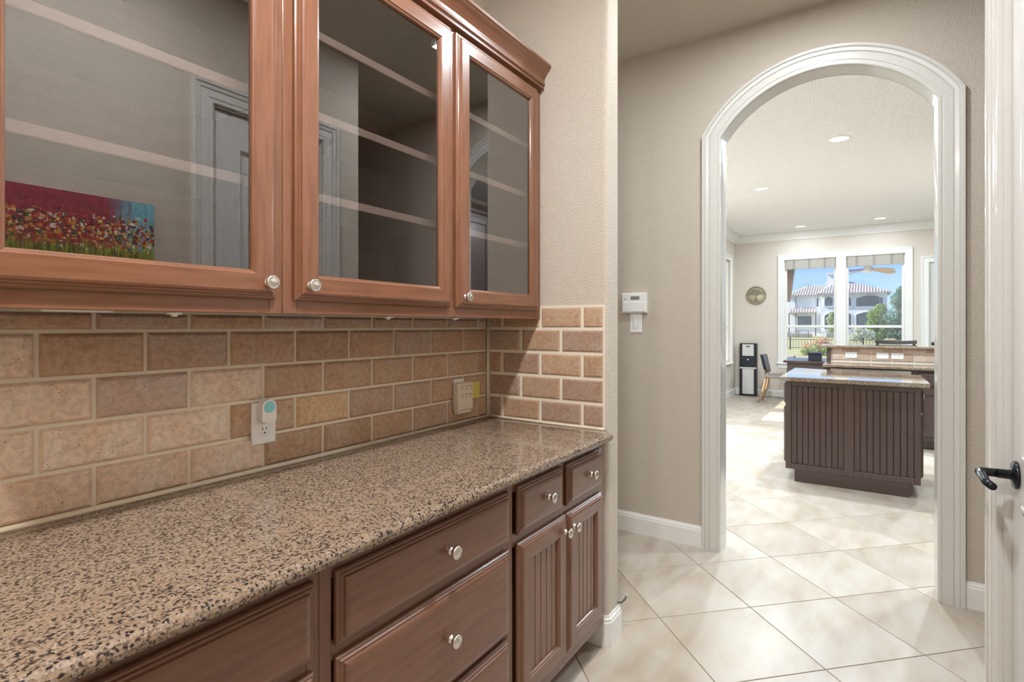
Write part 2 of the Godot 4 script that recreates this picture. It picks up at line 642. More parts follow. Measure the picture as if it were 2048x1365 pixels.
func build_shell() -> void:
	# counter wall, stub wall with rounded corners, end wall, opposite wall
	simple_wall("wall_counter", Vector3(-3.5, 0, -0.13), Vector3(-0.001, CEIL, -0.008), M.wall, "beige textured wall behind the counter and cabinets")
	var st := mb()
	var pts := PackedVector2Array([Vector2(0, -2.4)])
	var r := 0.022
	for k in 7:
		var a := PI - k * PI / 12.0
		pts.append(Vector2(r + cos(a) * r, 0.597 - r + sin(a) * r))
	for k in 7:
		var a := PI / 2 - k * PI / 12.0
		pts.append(Vector2(0.12 - r + cos(a) * r, 0.597 - r + sin(a) * r))
	pts.append(Vector2(0.12, -2.4))
	prism(st, pts, Vector3.ZERO, Vector3.RIGHT, Vector3(0, 0, 1), Vector3(0, CEIL, 0))
	struct("wall_stub", st, M.wall, "short beige wall with rounded corner closing the counter's end")
	simple_wall("wall_end", Vector3(-3.62, 0, -0.13), Vector3(-3.5, CEIL, 1.89), M.wall, "beige end wall behind the camera")
	st = mb()
	holed(st, Vector3(-3.5, 0, 1.77), Vector3.RIGHT, Vector3(0, 0, 0.12), 3.74, CEIL, [[2.855, 3.475, 0.0, 2.365]])
	struct("wall_opposite", st, M.wall, "beige textured wall opposite the counter, with the white door")
	simple_wall("wall_hall", Vector3(0.12, 0, 1.8905), Vector3(0.24, CEIL, 4.5), M.wall, "beige hall wall beyond the opposite wall's corner")
	simple_wall("wall_hall_left", Vector3(0, 0, -2.52), Vector3(1.32, CEIL, -2.4), M.hallwall, "beige wall closing the hall's left end")
	simple_wall("wall_hall_right", Vector3(0.12, 0, 4.5), Vector3(1.32, CEIL, 4.62), M.hallwall, "beige wall closing the hall's right end")
	simple_wall("wall_closet", Vector3(-1.0, 0, 2.6), Vector3(0.119, CEIL, 2.7), M.wall, "wall of the closet behind the white door")
	# ceilings
	st = mb()
	box(st, Vector3(-3.7, CEIL, -2.6), Vector3(ARCH_X + 0.06, CEIL + 0.15, 4.7))
	struct("ceiling", st, M.ceil, "beige textured ceiling of the pantry and hall")
	st = mb()
	box(st, Vector3(ARCH_X + 0.06, CEIL, -3.3), Vector3(WIN_X + 0.15, CEIL + 0.15, 3.5))
	struct("ceiling", st, M.kceil, "white knockdown textured ceiling of the kitchen")
	# kitchen walls
	st = mb()
	holed(st, Vector3(WIN_X, 0, NOOK_Z - 0.12), Vector3(0, 0, 1), Vector3(0.14, 0, 0), 4.13, CEIL, [[0.94, 1.755, 0.64, 2.47], [1.88, 2.70, 0.64, 2.47], [2.99, 3.87, 0.0, 2.3]])
	struct("wall_window", st, M.kwall, "pale beige far kitchen wall with the two tall windows")
	st = mb()
	holed(st, Vector3(5.2, 0, NOOK_Z), Vector3(1, 0, 0), Vector3(0, 0, -0.12), 3.46, CEIL, [[0.35, 1.45, 0.64, 2.47], [1.75, 3.02, 0.64, 2.47]])
	struct("wall_nook", st, M.kwall, "pale beige left wall of the breakfast nook")
	simple_wall("wall_nook_return", Vector3(5.2, 0, -3.2), Vector3(5.32, CEIL, NOOK_Z - 0.1205), M.kwall, "pale wall turning left from the nook")
	st = mb()
	holed(st, Vector3(ARCH_X, 0, -3.2), Vector3(1, 0, 0), Vector3(0, 0, -0.12), 4.13, CEIL, [[1.0, 3.4, 0.9, 2.4]])
	struct("wall_kitchen_left", st, M.kwall, "pale left wall of the kitchen with a wide window")
	simple_wall("wall_kitchen_right", Vector3(ARCH_X, 0, 3.4), Vector3(WIN_X + 0.14, CEIL, 3.52), M.kwall, "pale right wall of the kitchen")
	# baseboards
	var d := Vector3(0.0, 0, 0)
	baseboard("baseboard_stub", [Vector3(0, 0, 0.50), Vector3(0, 0, 0.585), Vector3(0.012, 0, 0.597), Vector3(0.108, 0, 0.597), Vector3(0.12, 0, 0.585), Vector3(0.12, 0, -2.4)],
		[Vector3(-1, 0, 0), Vector3(-1, 0, 0.41), Vector3(-0.41, 0, 1), Vector3(0.41, 0, 1), Vector3(1, 0, 0.41), Vector3(1, 0, 0)], "white baseboard wrapped round the short wall's end")
	baseboard("baseboard_arch_left", [Vector3(ARCH_X, 0, -2.4), Vector3(ARCH_X, 0, 0.668)], [Vector3(-1, 0, 0), Vector3(-1, 0, 0)], "white baseboard left of the arch")
	baseboard("baseboard_arch_right", [Vector3(ARCH_X, 0, 1.832), Vector3(ARCH_X, 0, 4.5)], [Vector3(-1, 0, 0), Vector3(-1, 0, 0)], "white baseboard right of the arch")
	baseboard("baseboard_opposite", [Vector3(-3.5, 0, 1.77), Vector3(-0.745, 0, 1.77)], [Vector3(0, 0, -1), Vector3(0, 0, -1)], "white baseboard along the opposite wall")
	baseboard("baseboard_opposite_end", [Vector3(0.095, 0, 1.77), Vector3(0.24, 0, 1.77), Vector3(0.24, 0, 4.5)], [Vector3(0, 0, -1), Vector3(1, 0, -1), Vector3(1, 0, 0)], "white baseboard round the opposite wall's corner")
	baseboard("baseboard_window", [Vector3(5.2, 0, NOOK_Z), Vector3(WIN_X, 0, NOOK_Z), Vector3(WIN_X, 0, 2.17)], [Vector3(0, 0, 1), Vector3(-1, 0, 1), Vector3(-1, 0, 0)], "white baseboard along the far kitchen wall and nook")
	# kitchen crown
	st = mb()
	var prof := [[0.0, 0.0], [0.0, 0.016], [0.02, 0.02], [0.035, 0.035], [0.07, 0.06], [0.1, 0.085], [0.115, 0.1], [0.13, 0.1], [0.13, 0.0]]
	var cp := [Vector3(5.2, CEIL - 0.13, NOOK_Z), Vector3(WIN_X, CEIL - 0.13, NOOK_Z), Vector3(WIN_X, CEIL - 0.13, 3.4)]
	var co := [Vector3(0, 0, 1), Vector3(-1, 0, 1), Vector3(-1, 0, 0)]
	for i in 2:
		for j in prof.size() - 1:
			var a: Array = prof[j]
			var b: Array = prof[j + 1]
			var hint: Vector3 = (co[i] + co[i + 1]) * (b[0] - a[0]) - Vector3.UP * (b[1] - a[1])
			quad(st, cp[i] + Vector3(0, a[0], 0) + co[i] * a[1], cp[i + 1] + Vector3(0, a[0], 0) + co[i + 1] * a[1], cp[i + 1] + Vector3(0, b[0], 0) + co[i + 1] * b[1], cp[i] + Vector3(0, b[0], 0) + co[i] * b[1], hint)
	struct("trim_1", st, M.trim, "white crown moulding round the far end of the kitchen")

func build_floor() -> void:
	var st := mb()
	box(st, Vector3(-3.7, -0.2, -3.35), Vector3(WIN_X + 0.14, -0.003, 4.7))
	var fl := struct("floor", st, M.floorgrout, "beige porcelain floor tiles laid on the diagonal with thin grey joints")
	var half := 0.3155 - 0.0022
	var meshes := []
	for k in 5:
		var s := mb()
		var rr := [half, half - 0.002]
		var ds := [Vector2(1, 0), Vector2(0, 1), Vector2(-1, 0), Vector2(0, -1)]
		for i in 4:
			var a: Vector2 = ds[i]
			var b: Vector2 = ds[(i + 1) % 4]
			var A := Vector3(a.x, 0, a.y)
			var B := Vector3(b.x, 0, b.y)
			quad(s, A * rr[0] - Vector3(0, 0.004, 0), B * rr[0] - Vector3(0, 0.004, 0), B * rr[0] - Vector3(0, 0.0012, 0), A * rr[0] - Vector3(0, 0.0012, 0), A + B)
			quad(s, A * rr[0] - Vector3(0, 0.0012, 0), B * rr[0] - Vector3(0, 0.0012, 0), B * rr[1], A * rr[1], A + B + Vector3.UP)
			tri(s, Vector3.ZERO, A * rr[1], B * rr[1], Vector3.UP)
		meshes.append(done(s, M.floor[k]))
	var step := 0.3155
	var rest := []
	for i in range(-15, 26):
		for j in range(-14, 16):
			if (i + j) % 2 == 0:
				continue
			var p := Vector3(0.955 + i * step, 0, 0.70 + j * step)
			if p.x < -3.8 or p.x > WIN_X - 0.2 or p.z < -3.3 or p.z > 4.4:
				continue
			if p.x > 5.0 and p.z < NOOK_Z - 0.2:
				continue
			var k := rng.randi() % 5
			var q := p - EYE
			var dep := q.x * 0.8303 - q.z * 0.5573
			var u := 1024.0 + 1059.0 * (q.x * 0.5573 + q.z * 0.8303) / maxf(dep, 0.1)
			if dep > 0.8 and dep < 8.0 and u > 1000.0 and u < 2150.0:
				var o := put("floor_tile", meshes[k], fl)
				o.position = p
			else:
				rest.append([p, k])
	# tiles that cannot be told apart from here
	for k in 5:
		var mm := MultiMesh.new()
		mm.transform_format = MultiMesh.TRANSFORM_3D
		mm.mesh = meshes[k]
		var mine := rest.filter(func(e): return e[1] == k)
		mm.instance_count = mine.size()
		for n in mine.size():
			mm.set_instance_transform(n, Transform3D(Basis(), mine[n][0]))
		var mi := MultiMeshInstance3D.new()
		mi.name = "outlying_tiles"
		mi.multimesh = mm
		mi.set_meta("kind", "stuff")
		fl.add_child(mi, true)

# ---------------------------------------------------------------- backsplash
func build_backsplash() -> void:
	var wall := get_node("wall_counter")
	var stub := get_node("wall_stub")
	var st := mb()
	box(st, Vector3(-2.62, TOP - 0.02, -0.0085), Vector3(-0.001, 1.335, -0.0005))
	obj("grout_bed", st, M.grout, wall)
	st = mb()
	box(st, Vector3(-0.0005, TOP - 0.02, 0.0), Vector3(-0.008, 1.37, 0.588))
	box(st, Vector3(-0.008, TOP - 0.02, 0.0), Vector3(0.0, 1.37, 0.588))
	st = mb()
	box(st, Vector3(-0.0035, TOP - 0.02, 0.0), Vector3(0.0005, 1.37, 0.586))
	obj("grout_bed", st, M.grout, stub)
	var P := 0.2032
	var G := 0.0042
	var rows := [[TOP + 0.006, 0.9676, -0.080], [0.9676, 1.0692, -0.180], [1.0692, 1.1708, -0.080], [1.1708, 1.2724, -0.180], [1.2724, 1.318, -0.080]]
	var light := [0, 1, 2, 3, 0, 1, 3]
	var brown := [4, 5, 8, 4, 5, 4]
	var ri := 0
	for row in rows:
		var x1 := -0.012
		var x0: float = row[2]
		while x1 > -2.6:
			x0 = maxf(x0, -2.6)
			var s := mb()
			var k: int = light[rng.randi() % light.size()]
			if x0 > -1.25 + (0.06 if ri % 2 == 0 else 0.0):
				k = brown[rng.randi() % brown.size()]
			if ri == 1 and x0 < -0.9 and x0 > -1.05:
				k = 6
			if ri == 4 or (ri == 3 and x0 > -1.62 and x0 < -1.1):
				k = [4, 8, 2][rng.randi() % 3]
			var z := rng.randf_range(0.0, 0.0016)
			tile(s, Vector3(x0 + G, row[0] + G, -0.002), Vector3.RIGHT, Vector3.UP, x1 - x0 - 2 * G, row[1] - row[0] - 2 * G, 0.0105 + z)
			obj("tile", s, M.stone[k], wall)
			x1 = x0
			x0 -= P
		ri += 1
	# stub wall, seen on the right of the corner
	rows = [[TOP + 0.006, 0.9676, 0.087], [0.9676, 1.0692, 0.188], [1.0692, 1.1708, 0.087], [1.1708, 1.2724, 0.188], [1.2724, 1.368, 0.087]]
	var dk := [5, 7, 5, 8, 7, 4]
	for row in rows:
		var z0 := 0.012
		var z1: float = row[2]
		while z0 < 0.58:
			z1 = minf(z1, 0.585)
			var s := mb()
			tile(s, Vector3(0.002, row[0] + G, z0 + G), Vector3(0, 0, 1), Vector3.UP, z1 - z0 - 2 * G, row[1] - row[0] - 2 * G, 0.0105 + rng.randf_range(0, 0.0015), Vector3(-1, 0, 0))
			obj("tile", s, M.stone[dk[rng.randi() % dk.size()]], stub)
			z0 = z1
			z1 += 0.2
	# bead of caulk in the joint above the counter and up the corner
	st = mb(true)
	tube(st, [Vector3(-2.6, TOP + 0.004, 0.008), Vector3(-0.012, TOP + 0.004, 0.008)], [0.0075], 8)
	tag(obj("caulk_bead", st, M.caulk, wall), "cream caulk line")
	st = mb(true)
	tube(st, [Vector3(-0.012, TOP + 0.004, 0.012), Vector3(-0.012, TOP + 0.004, 0.588)], [0.006], 8)
	tube(st, [Vector3(-0.010, TOP + 0.004, 0.008), Vector3(-0.010, 1.32, 0.008)], [0.007], 8)
	tag(obj("caulk_bead", st, M.caulk, stub), "cream caulk line")

func tile(s: SurfaceTool, o: Vector3, ax: Vector3, ay: Vector3, w: float, h: float, d: float, n = null) -> void:
	var b := minf(0.0095, w * 0.2)
	loft(s, o, ax, ay, w, h, [[0.0, 0.0], [0.0, d * 0.25], [b * 0.6, d * 0.85], [b, d]], true, false, n)

# ---------------------------------------------------------------- arch and door trim
const CASE := [[0.0, 0.0], [0.0, 0.012], [0.004, 0.015], [0.014, 0.015], [0.017, 0.012], [0.021, 0.012], [0.024, 0.016], [0.056, 0.016], [0.060, 0.012], [0.064, 0.019], [0.078, 0.021], [0.081, 0.018], [0.085, 0.026], [0.098, 0.026], [0.1, 0.022], [0.1, 0.0]]

func arch_path(inset: float, n := 40) -> Array:
	# points [z, y] up the left jamb, round the arc and down the right jamb
	var zc := 1.2495
	var half := 0.4815 + inset
	var R := 0.567 + inset
	var yc := 2.05
	var out := [Vector2(zc - half, 0.0)]
	var a0 := acos(half / R)
	for k in n + 1:
		var a := PI - a0 - (PI - 2 * a0) * k / n
		out.append(Vector2(zc + cos(a) * R, yc + sin(a) * R))
	out.append(Vector2(zc + half, 0.0))
	return out

func build_arch() -> void:
	var inner := arch_path(0.012)
	var poly := PackedVector2Array([Vector2(-2.4, 0), Vector2(-2.4, CEIL), Vector2(4.5, CEIL), Vector2(4.5, 0)])
	for k in range(inner.size() - 1, -1, -1):
		poly.append(inner[k])
	var st := mb()
	prism(st, poly, Vector3(ARCH_X, 0, 0), Vector3(0, 0, 1), Vector3.UP, Vector3(0.12, 0, 0))
	struct("wall_arch", st, M.hallwall, "beige textured hall wall around the arched opening")
	simple_wall("wall_kitchen_near", Vector3(ARCH_X, 0, -3.2), Vector3(ARCH_X + 0.12, CEIL, -2.4005), M.kwall, "kitchen wall left of the hall's end")
	var a := arch_path(0.0)
	var b := arch_path(0.1)
	for side in 2:
		st = mb()
		var pts := []
		var sides := []
		for k in a.size():
			pts.append(Vector3(ARCH_X if side == 0 else ARCH_X + 0.12, a[k].y, a[k].x))
			sides.append(Vector3(0, b[k].y - a[k].y, b[k].x - a[k].x) * 10.0)
		sweep(st, pts, sides, Vector3(-1 if side == 0 else 1, 0, 0), CASE)
		struct("trim_2" if side == 0 else "trim_3", st, M.white, "white fluted casing round the arch, " + ("hall side" if side == 0 else "kitchen side"))
	# lining of the opening
	st = mb(true)
	for k in a.size() - 1:
		var p := [Vector3(ARCH_X - 0.004, a[k].y, a[k].x), Vector3(ARCH_X - 0.004, a[k + 1].y, a[k + 1].x), Vector3(ARCH_X + 0.124, a[k + 1].y, a[k + 1].x), Vector3(ARCH_X + 0.124, a[k].y, a[k].x)]
		var c := Vector3(0, 1.6 if k > 0 and k < a.size() - 2 else a[k].y, 1.2495)
		var inw := Vector3(0, c.y - a[k].y, c.z - a[k].x)
		var o2: Vector3 = -inw.normalized() * 0.012
		quad(st, p[0], p[1], p[2], p[3], inw)
	struct("trim_4", st, M.white, "glossy white lining inside the arch")

func build_door() -> void:
	var x0 := -0.635
	var x1 := -0.035
	var zf := 1.785
	var st := mb()
	var slab := mb()
	# stiles and rails stand proud of the panels
	for r in [[x0, 0.008, x0 + 0.12, 2.352], [x1 - 0.105, 0.008, x1, 2.352], [x0 + 0.12, 0.008, x1 - 0.105, 0.2], [x0 + 0.12, 0.83, x1 - 0.105, 0.94], [x0 + 0.12, 2.19, x1 - 0.105, 2.352]]:
		box(slab, Vector3(r[0], r[1], zf), Vector3(r[2], r[3], zf + 0.038))
	var door := obj("door_1", slab, M.door)
	tag(door, "white two panel door with black lever in the wall opposite the counter", "", "", "structure")
	for p in [[0.2, 0.83], [0.94, 2.19]]:
		st = mb()
		var w := x1 - 0.105 - x0 - 0.12
		loft(st, Vector3(x1 - 0.105, p[0], zf + 0.03), Vector3(-1, 0, 0), Vector3.UP, w, p[1] - p[0], [[0.0, 0.030], [0.004, 0.034], [0.012, 0.034], [0.018, 0.022], [0.024, 0.018], [0.04, 0.016], [0.062, 0.027]])
		obj("panel", st, M.door, door)
	# frame and casing
	st = mb()
	for side in [[x0 - 0.02, x0 - 0.003], [x1 + 0.003, x1 + 0.02]]:
		box(st, Vector3(side[0], 0, 1.768), Vector3(side[1], 2.372, 1.889))
	box(st, Vector3(x0 - 0.003, 2.355, 1.768), Vector3(x1 + 0.003, 2.372, 1.889))
	box(st, Vector3(x0 - 0.003, 0.0, 1.826), Vector3(x0 + 0.012, 2.36, 1.85))
	box(st, Vector3(x1 - 0.012, 0.0, 1.826), Vector3(x1 + 0.003, 2.36, 1.85))
	obj("jamb", st, M.white, door)
	st = mb()
	var z := 1.77
	var pts := [Vector3(x0 - 0.012, 0, z), Vector3(x0 - 0.012, 2.364, z), Vector3(x1 + 0.012, 2.364, z), Vector3(x1 + 0.012, 0, z)]
	sweep(st, pts, [Vector3(-1, 0, 0), Vector3(-1, 1, 0), Vector3(1, 1, 0), Vector3(1, 0, 0)], Vector3(0, 0, -1), CASE)
	struct("trim_5", st, M.white, "white fluted casing round the panel door")
	for y in [2.09, 1.2, 0.25]:
		st = mb(true)
		tube(st, [Vector3(x0 - 0.003, y - 0.05, zf - 0.008), Vector3(x0 - 0.003, y + 0.05, zf - 0.008)], [0.008], 10)
		tube(st, [Vector3(x0 - 0.003, y - 0.056, zf - 0.008), Vector3(x0 - 0.003, y - 0.05, zf - 0.008)], [0.004, 0.009], 10)
		tag(obj("hinge", st, M.nickel, door), "satin metal hinge")
	# lever
	var hy := 0.895
	var hx := -0.092
	var lv := mb(true)
	lathe(lv, Vector3(hx, hy, zf), Vector3(0, 0, -1), [[0.0, 0.0], [0.036, 0.0], [0.036, 0.006], [0.033, 0.010], [0.016, 0.013], [0.013, 0.016], [0.0125, 0.04], [0.0, 0.041]], 24)
	var h := obj("lever_handle", lv, M.bronze, door)
	tag(h, "black bronze lever handle")
	lv = mb(true)
	tube(lv, [Vector3(hx, hy, zf - 0.038), Vector3(hx, hy, zf - 0.066), Vector3(hx - 0.006, hy, zf - 0.074), Vector3(hx - 0.03, hy - 0.004, zf - 0.074), Vector3(hx - 0.065, hy - 0.012, zf - 0.072), Vector3(hx - 0.105, hy - 0.014, zf - 0.064)], [0.0115, 0.0115, 0.0125, 0.0115, 0.0105, 0.0095], 12)
	obj("lever", lv, M.bronze, h)
	lv = mb()
	loft(lv, Vector3(hx + 0.012, hy - 0.01, zf - 0.008), Vector3(-1, 0, 0), Vector3.UP, 0.024, 0.05, [[0.0, 0.0], [0.0, 0.012], [0.004, 0.016]])
	st = mb()
	box(st, Vector3(x1 + 0.001, hy - 0.05, zf + 0.002), Vector3(x1 + 0.004, hy + 0.05, zf + 0.03))
	obj("strike_plate", st, M.bronze, door)

# ---------------------------------------------------------------- cabinets
func knob(parent: Node, p: Vector3, n: Vector3, m: Material = null, k := 1.0) -> void:
	var st := mb(true)
	lathe(st, p, n, [[0.0, 0.0], [0.010 * k, 0.0], [0.010 * k, 0.002 * k], [0.006 * k, 0.004 * k], [0.0052 * k, 0.010 * k], [0.009 * k, 0.014 * k], [0.0155 * k, 0.017 * k], [0.0165 * k, 0.020 * k], [0.0155 * k, 0.0235 * k], [0.0125 * k, 0.0245 * k], [0.0115 * k, 0.0235 * k], [0.0095 * k, 0.0250 * k], [0.0075 * k, 0.0245 * k], [0.0055 * k, 0.0262 * k], [0.0, 0.0268 * k]], 24)
	tag(obj("knob", st, m if m else M.nickel, parent), "ridged satin nickel knob")

const DOOR_RINGS := [[0.0, 0.0], [0.0, 0.007], [0.003, 0.010], [0.006, 0.010], [0.008, 0.0135], [0.012, 0.0135], [0.014, 0.018], [0.019, 0.020], [0.056, 0.020], [0.059, 0.0165], [0.063, 0.0155], [0.065, 0.011], [0.065, 0.0]]
const SLAB_RINGS := [[0.0, 0.0], [0.0, 0.007], [0.003, 0.010], [0.007, 0.010], [0.009, 0.0135], [0.014, 0.0135], [0.016, 0.018], [0.021, 0.0195], [0.025, 0.020]]

func build_upper() -> void:
	var B := COUNTER_GAP
	var T := 2.345
	var zf := 0.285
	var units := [
		[-1.822, -1.2185, "left glass door wall cabinet in cherry wood, its one door hinged at left", [[-1.782, -1.240]], "right"],
		[-1.2175, -0.004, "right glass door wall cabinet in cherry wood, two doors, against the short wall", [[-1.191, -0.606], [-0.577, -0.044]], "left"],
	]
	for u in units:
		var a: float = u[0]
		var b: float = u[1]
		var t := thing("wall_cabinet", Vector3((a + b) / 2, B, 0.004), u[2], "cabinet")
		var off: Vector3 = t.position
		var st := mb()
		# carcass: sides, back, top, bottom
		for q in [[a, B + 0.03, a + 0.018, T], [b - 0.018, B + 0.03, b, T], [a + 0.018, B + 0.03, b - 0.018, B + 0.05], [a + 0.018, T - 0.02, b - 0.018, T]]:
			box(st, Vector3(q[0], q[1], 0.004) - off, Vector3(q[2], q[3], zf - 0.02) - off)
		box(st, Vector3(a + 0.018, B + 0.05, 0.004) - off, Vector3(b - 0.018, T - 0.02, 0.012) - off)
		obj("carcass", st, M.inner, t)
		# face frame
		var sv := mb()
		var sh := mb()
		var xs := [a]
		for d in u[3]:
			xs.append_array([d[0] + 0.012, d[1] - 0.012])
		xs.append(b)
		for k in range(0, xs.size(), 2):
			cbox(sv, Vector3(xs[k], B, zf - 0.02) - off, Vector3(xs[k + 1], T, zf) - off, 0.0012)
		for k in range(1, xs.size() - 1, 2):
			cbox(sh, Vector3(xs[k], B, zf - 0.02) - off, Vector3(xs[k + 1], B + 0.052, zf - 0.0004) - off, 0.0012)
			cbox(sh, Vector3(xs[k], T - 0.06, zf - 0.02) - off, Vector3(xs[k + 1], T, zf - 0.0004) - off, 0.0012)
		two("face_frame", sv, M.wood_v, sh, M.wood_h, t)
		for y in [1.637, 1.852, 2.066]:
			var yy: float = y - 0.001
			for d in u[3]:
				st = mb()
				var e: float = d[0] if d[0] != -0.577 else -0.60
				box(st, Vector3(d[0] - 0.012, yy - 0.02, 0.014) - off, Vector3(d[1] + 0.008, yy, 0.246) - off)
				var sf := obj("shelf", st, M.inner, t)
				st = mb()
				cbox(st, Vector3(d[0] - 0.012, yy - 0.021, 0.246) - off, Vector3(d[1] + 0.008, yy + 0.001, 0.251) - off, 0.001)
				tag(obj("edge_band", st, M.edge, sf), "pale front edge")
		# divider
		if u[3].size() > 1:
			st = mb()
			box(st, Vector3(-0.598, B + 0.05, 0.012) - off, Vector3(-0.585, T - 0.02, zf - 0.02) - off)
			obj("divider", st, M.inner, t)
		for d in u[3]:
			sv = mb()
			sh = mb()
			var w: float = d[1] - d[0]
			frame(sv, sh, Vector3(d[0], 1.348, zf + 0.0015) - off, Vector3.RIGHT, Vector3.UP, w, 2.288 - 1.348, DOOR_RINGS)
			var door := two("door", sv, M.wood_v, sh, M.wood_h, t)
			st = mb()
			box(st, Vector3(d[0] + 0.06, 1.348 + 0.06, zf + 0.006) - off, Vector3(d[1] - 0.06, 2.288 - 0.06, zf + 0.0095) - off)
			obj("glass_pane", st, M.cabglass, door)
			var kx: float = d[1] - 0.028 if u[4] == "right" else d[0] + 0.035
			knob(door, Vector3(kx, 1.385, zf + 0.0215) - off, Vector3(0, 0, 1))
		if u[4] == "right":
			st = mb()
			box(st, Vector3(-1.665, B - 0.004, zf - 0.02) - off, Vector3(-1.56, B - 0.0003, zf - 0.012) - off)
			tag(obj("cable_strip", st, M.plastic, t), "thin white strip")
		# small clips under the bottom rail
		for cx in ([-1.45] if u[4] == "right" else [-0.86, -0.55]):
			st = mb()
			cbox(st, Vector3(cx - 0.012, B - 0.006, zf - 0.03) - off, Vector3(cx + 0.012, B - 0.0002, zf - 0.01) - off, 0.0015)
			cbox(st, Vector3(cx - 0.005, B - 0.010, zf - 0.026) - off, Vector3(cx + 0.005, B - 0.006, zf - 0.014) - off, 0.0015)
			tag(obj("cable_clip", st, M.plastic, t), "small white clip")
	# crown
	var st := mb()
	var prof := [[0.0, 0.0], [0.0, 0.020], [0.006, 0.020], [0.008, 0.016], [0.014, 0.016], [0.018, 0.024], [0.026, 0.024], [0.030, 0.020], [0.040, 0.021], [0.052, 0.027], [0.064, 0.036], [0.074, 0.046], [0.080, 0.050], [0.084, 0.055], [0.094, 0.055], [0.098, 0.052], [0.098, 0.0]]
	sweep(st, [Vector3(-0.003, 2.302, zf), Vector3(-1.83, 2.302, zf)], [Vector3.UP, Vector3.UP], Vector3(0, 0, 1), prof)
	tag(obj("crown_moulding", st, M.wood_h), "cherry wood crown moulding along the top of the glass door wall cabinets", "moulding")

func drawer(t: Node3D, off: Vector3, x0: float, x1: float, y0: float, y1: float, zf: float, mh: Material) -> void:
	var st := mb()
	loft(st, Vector3(x0, y0, zf + 0.0015) - off, Vector3.RIGHT, Vector3.UP, x1 - x0, y1 - y0, SLAB_RINGS, true, true)
	var d := obj("drawer", st, mh, t)
	knob(d, Vector3((x0 + x1) / 2 + 0.03, (y0 + y1) / 2, zf + 0.0215) - off, Vector3(0, 0, 1))

func build_lower() -> void:
	var zf := 0.585
	var T := TOP - 0.0325
	for u in [
		[-2.05, -1.3345, "base cabinet of drawers under the counter, cut by the photo's lower left corner", 0],
		[-1.3335, -0.6965, "middle base cabinet with three wide cherry drawers", 1],
		[-0.6955, -0.012, "base cabinet with two beadboard doors and two small drawers next to the short wall", 2],
	]:
		var a: float = u[0]
		var b: float = u[1]
		var t := thing("base_cabinet", Vector3((a + b) / 2, 0, 0.02), u[2], "cabinet")
		var off: Vector3 = t.position
		var st := mb()
		box(st, Vector3(a, 0.10, 0.012) - off, Vector3(b, T, zf - 0.02) - off)
		obj("carcass", st, M.low_v, t)
		st = mb()
		box(st, Vector3(a, 0.0, 0.06) - off, Vector3(b, 0.0995, zf - 0.075) - off)
		obj("toe_kick", st, M.low_h, t)
		var sv := mb()
		var sh := mb()
		var xs := [a, a + 0.028, b - 0.028, b]
		if u[3] == 2:
			xs = [a, a + 0.028, -0.382, -0.344, b - 0.05, b]
		for k in range(0, xs.size(), 2):
			cbox(sv, Vector3(xs[k], 0.10, zf - 0.02) - off, Vector3(xs[k + 1], T, zf) - off, 0.001)
		for k in range(1, xs.size() - 1, 2):
			for y in ([[0.10, 0.17], [0.375, 0.40], [0.625, 0.665], [T - 0.045, T]] if u[3] < 2 else [[0.10, 0.17], [0.625, 0.665], [T - 0.045, T]]):
				cbox(sh, Vector3(xs[k], y[0], zf - 0.02) - off, Vector3(xs[k + 1], y[1], zf - 0.0003) - off, 0.001)
		two("face_frame", sv, M.low_v, sh, M.low_h, t)
		if u[3] < 2:
			var x0: float = -1.302 if u[3] == 1 else -2.0
			var x1: float = -0.7005 if u[3] == 1 else -1.352
			for y in [[0.655, 0.803], [0.391, 0.632], [0.150, 0.377]]:
				drawer(t, off, x0, x1, y[0], y[1], zf, M.low_h)
		else:
			drawer(t, off, -0.653, -0.377, 0.659, 0.805, zf, M.low_h)
			drawer(t, off, -0.342, -0.058, 0.659, 0.805, zf, M.low_h)
			for d in [[-0.653, -0.352], [-0.346, -0.056]]:
				beaddoor(t, off, d[0], d[1], 0.150, 0.634, zf, d[0] < -0.5)
	# worktop
	var st := mb()
	var e := [[0.0, 0.0], [0.0, -0.004]]
	var poly := []
	# outline of the top with a bullnose front edge
	var prof := []
	for k in 9:
		var a := -PI / 2 + PI * k / 8.0
		prof.append([cos(a) * 0.016, sin(a) * 0.016])
	var x0 := -2.62
	var ends := [Vector3(x0, TOP - 0.016, 0.622), Vector3(-0.046, TOP - 0.016, 0.622), Vector3(-0.028, TOP - 0.016, 0.604), Vector3(-0.012, TOP - 0.016, 0.596)]
	var outs := [Vector3(0, 0, 1), Vector3(0.41, 0, 1), Vector3(0.8, 0, 0.8), Vector3(0.5, 0, 0.8)]
	for i in 3:
		for j in 8:
			var A: Array = prof[j]
			var B: Array = prof[j + 1]
			var hint: Vector3 = (outs[i] + outs[i + 1]) * (B[1] - A[1]) - Vector3.UP * (B[0] - A[0])
			quad(st, ends[i] + outs[i] * A[0] + Vector3(0, A[1], 0), ends[i + 1] + outs[i + 1] * A[0] + Vector3(0, A[1], 0), ends[i + 1] + outs[i + 1] * B[0] + Vector3(0, B[1], 0), ends[i] + outs[i] * B[0] + Vector3(0, B[1], 0), hint)
	var top := [Vector2(x0, 0.0), Vector2(-0.006, 0.0), Vector2(-0.006, 0.596), Vector2(-0.012, 0.596), Vector2(-0.028, 0.604), Vector2(-0.046, 0.622), Vector2(x0, 0.622)]
	prism(st, PackedVector2Array(top), Vector3(0, TOP - 0.032, 0.0), Vector3.RIGHT, Vector3(0, 0, 1), Vector3(0, 0.032, 0))
	tag(obj("worktop", st, M.granite), "speckled tan and black granite worktop with a rounded front edge", "worktop")

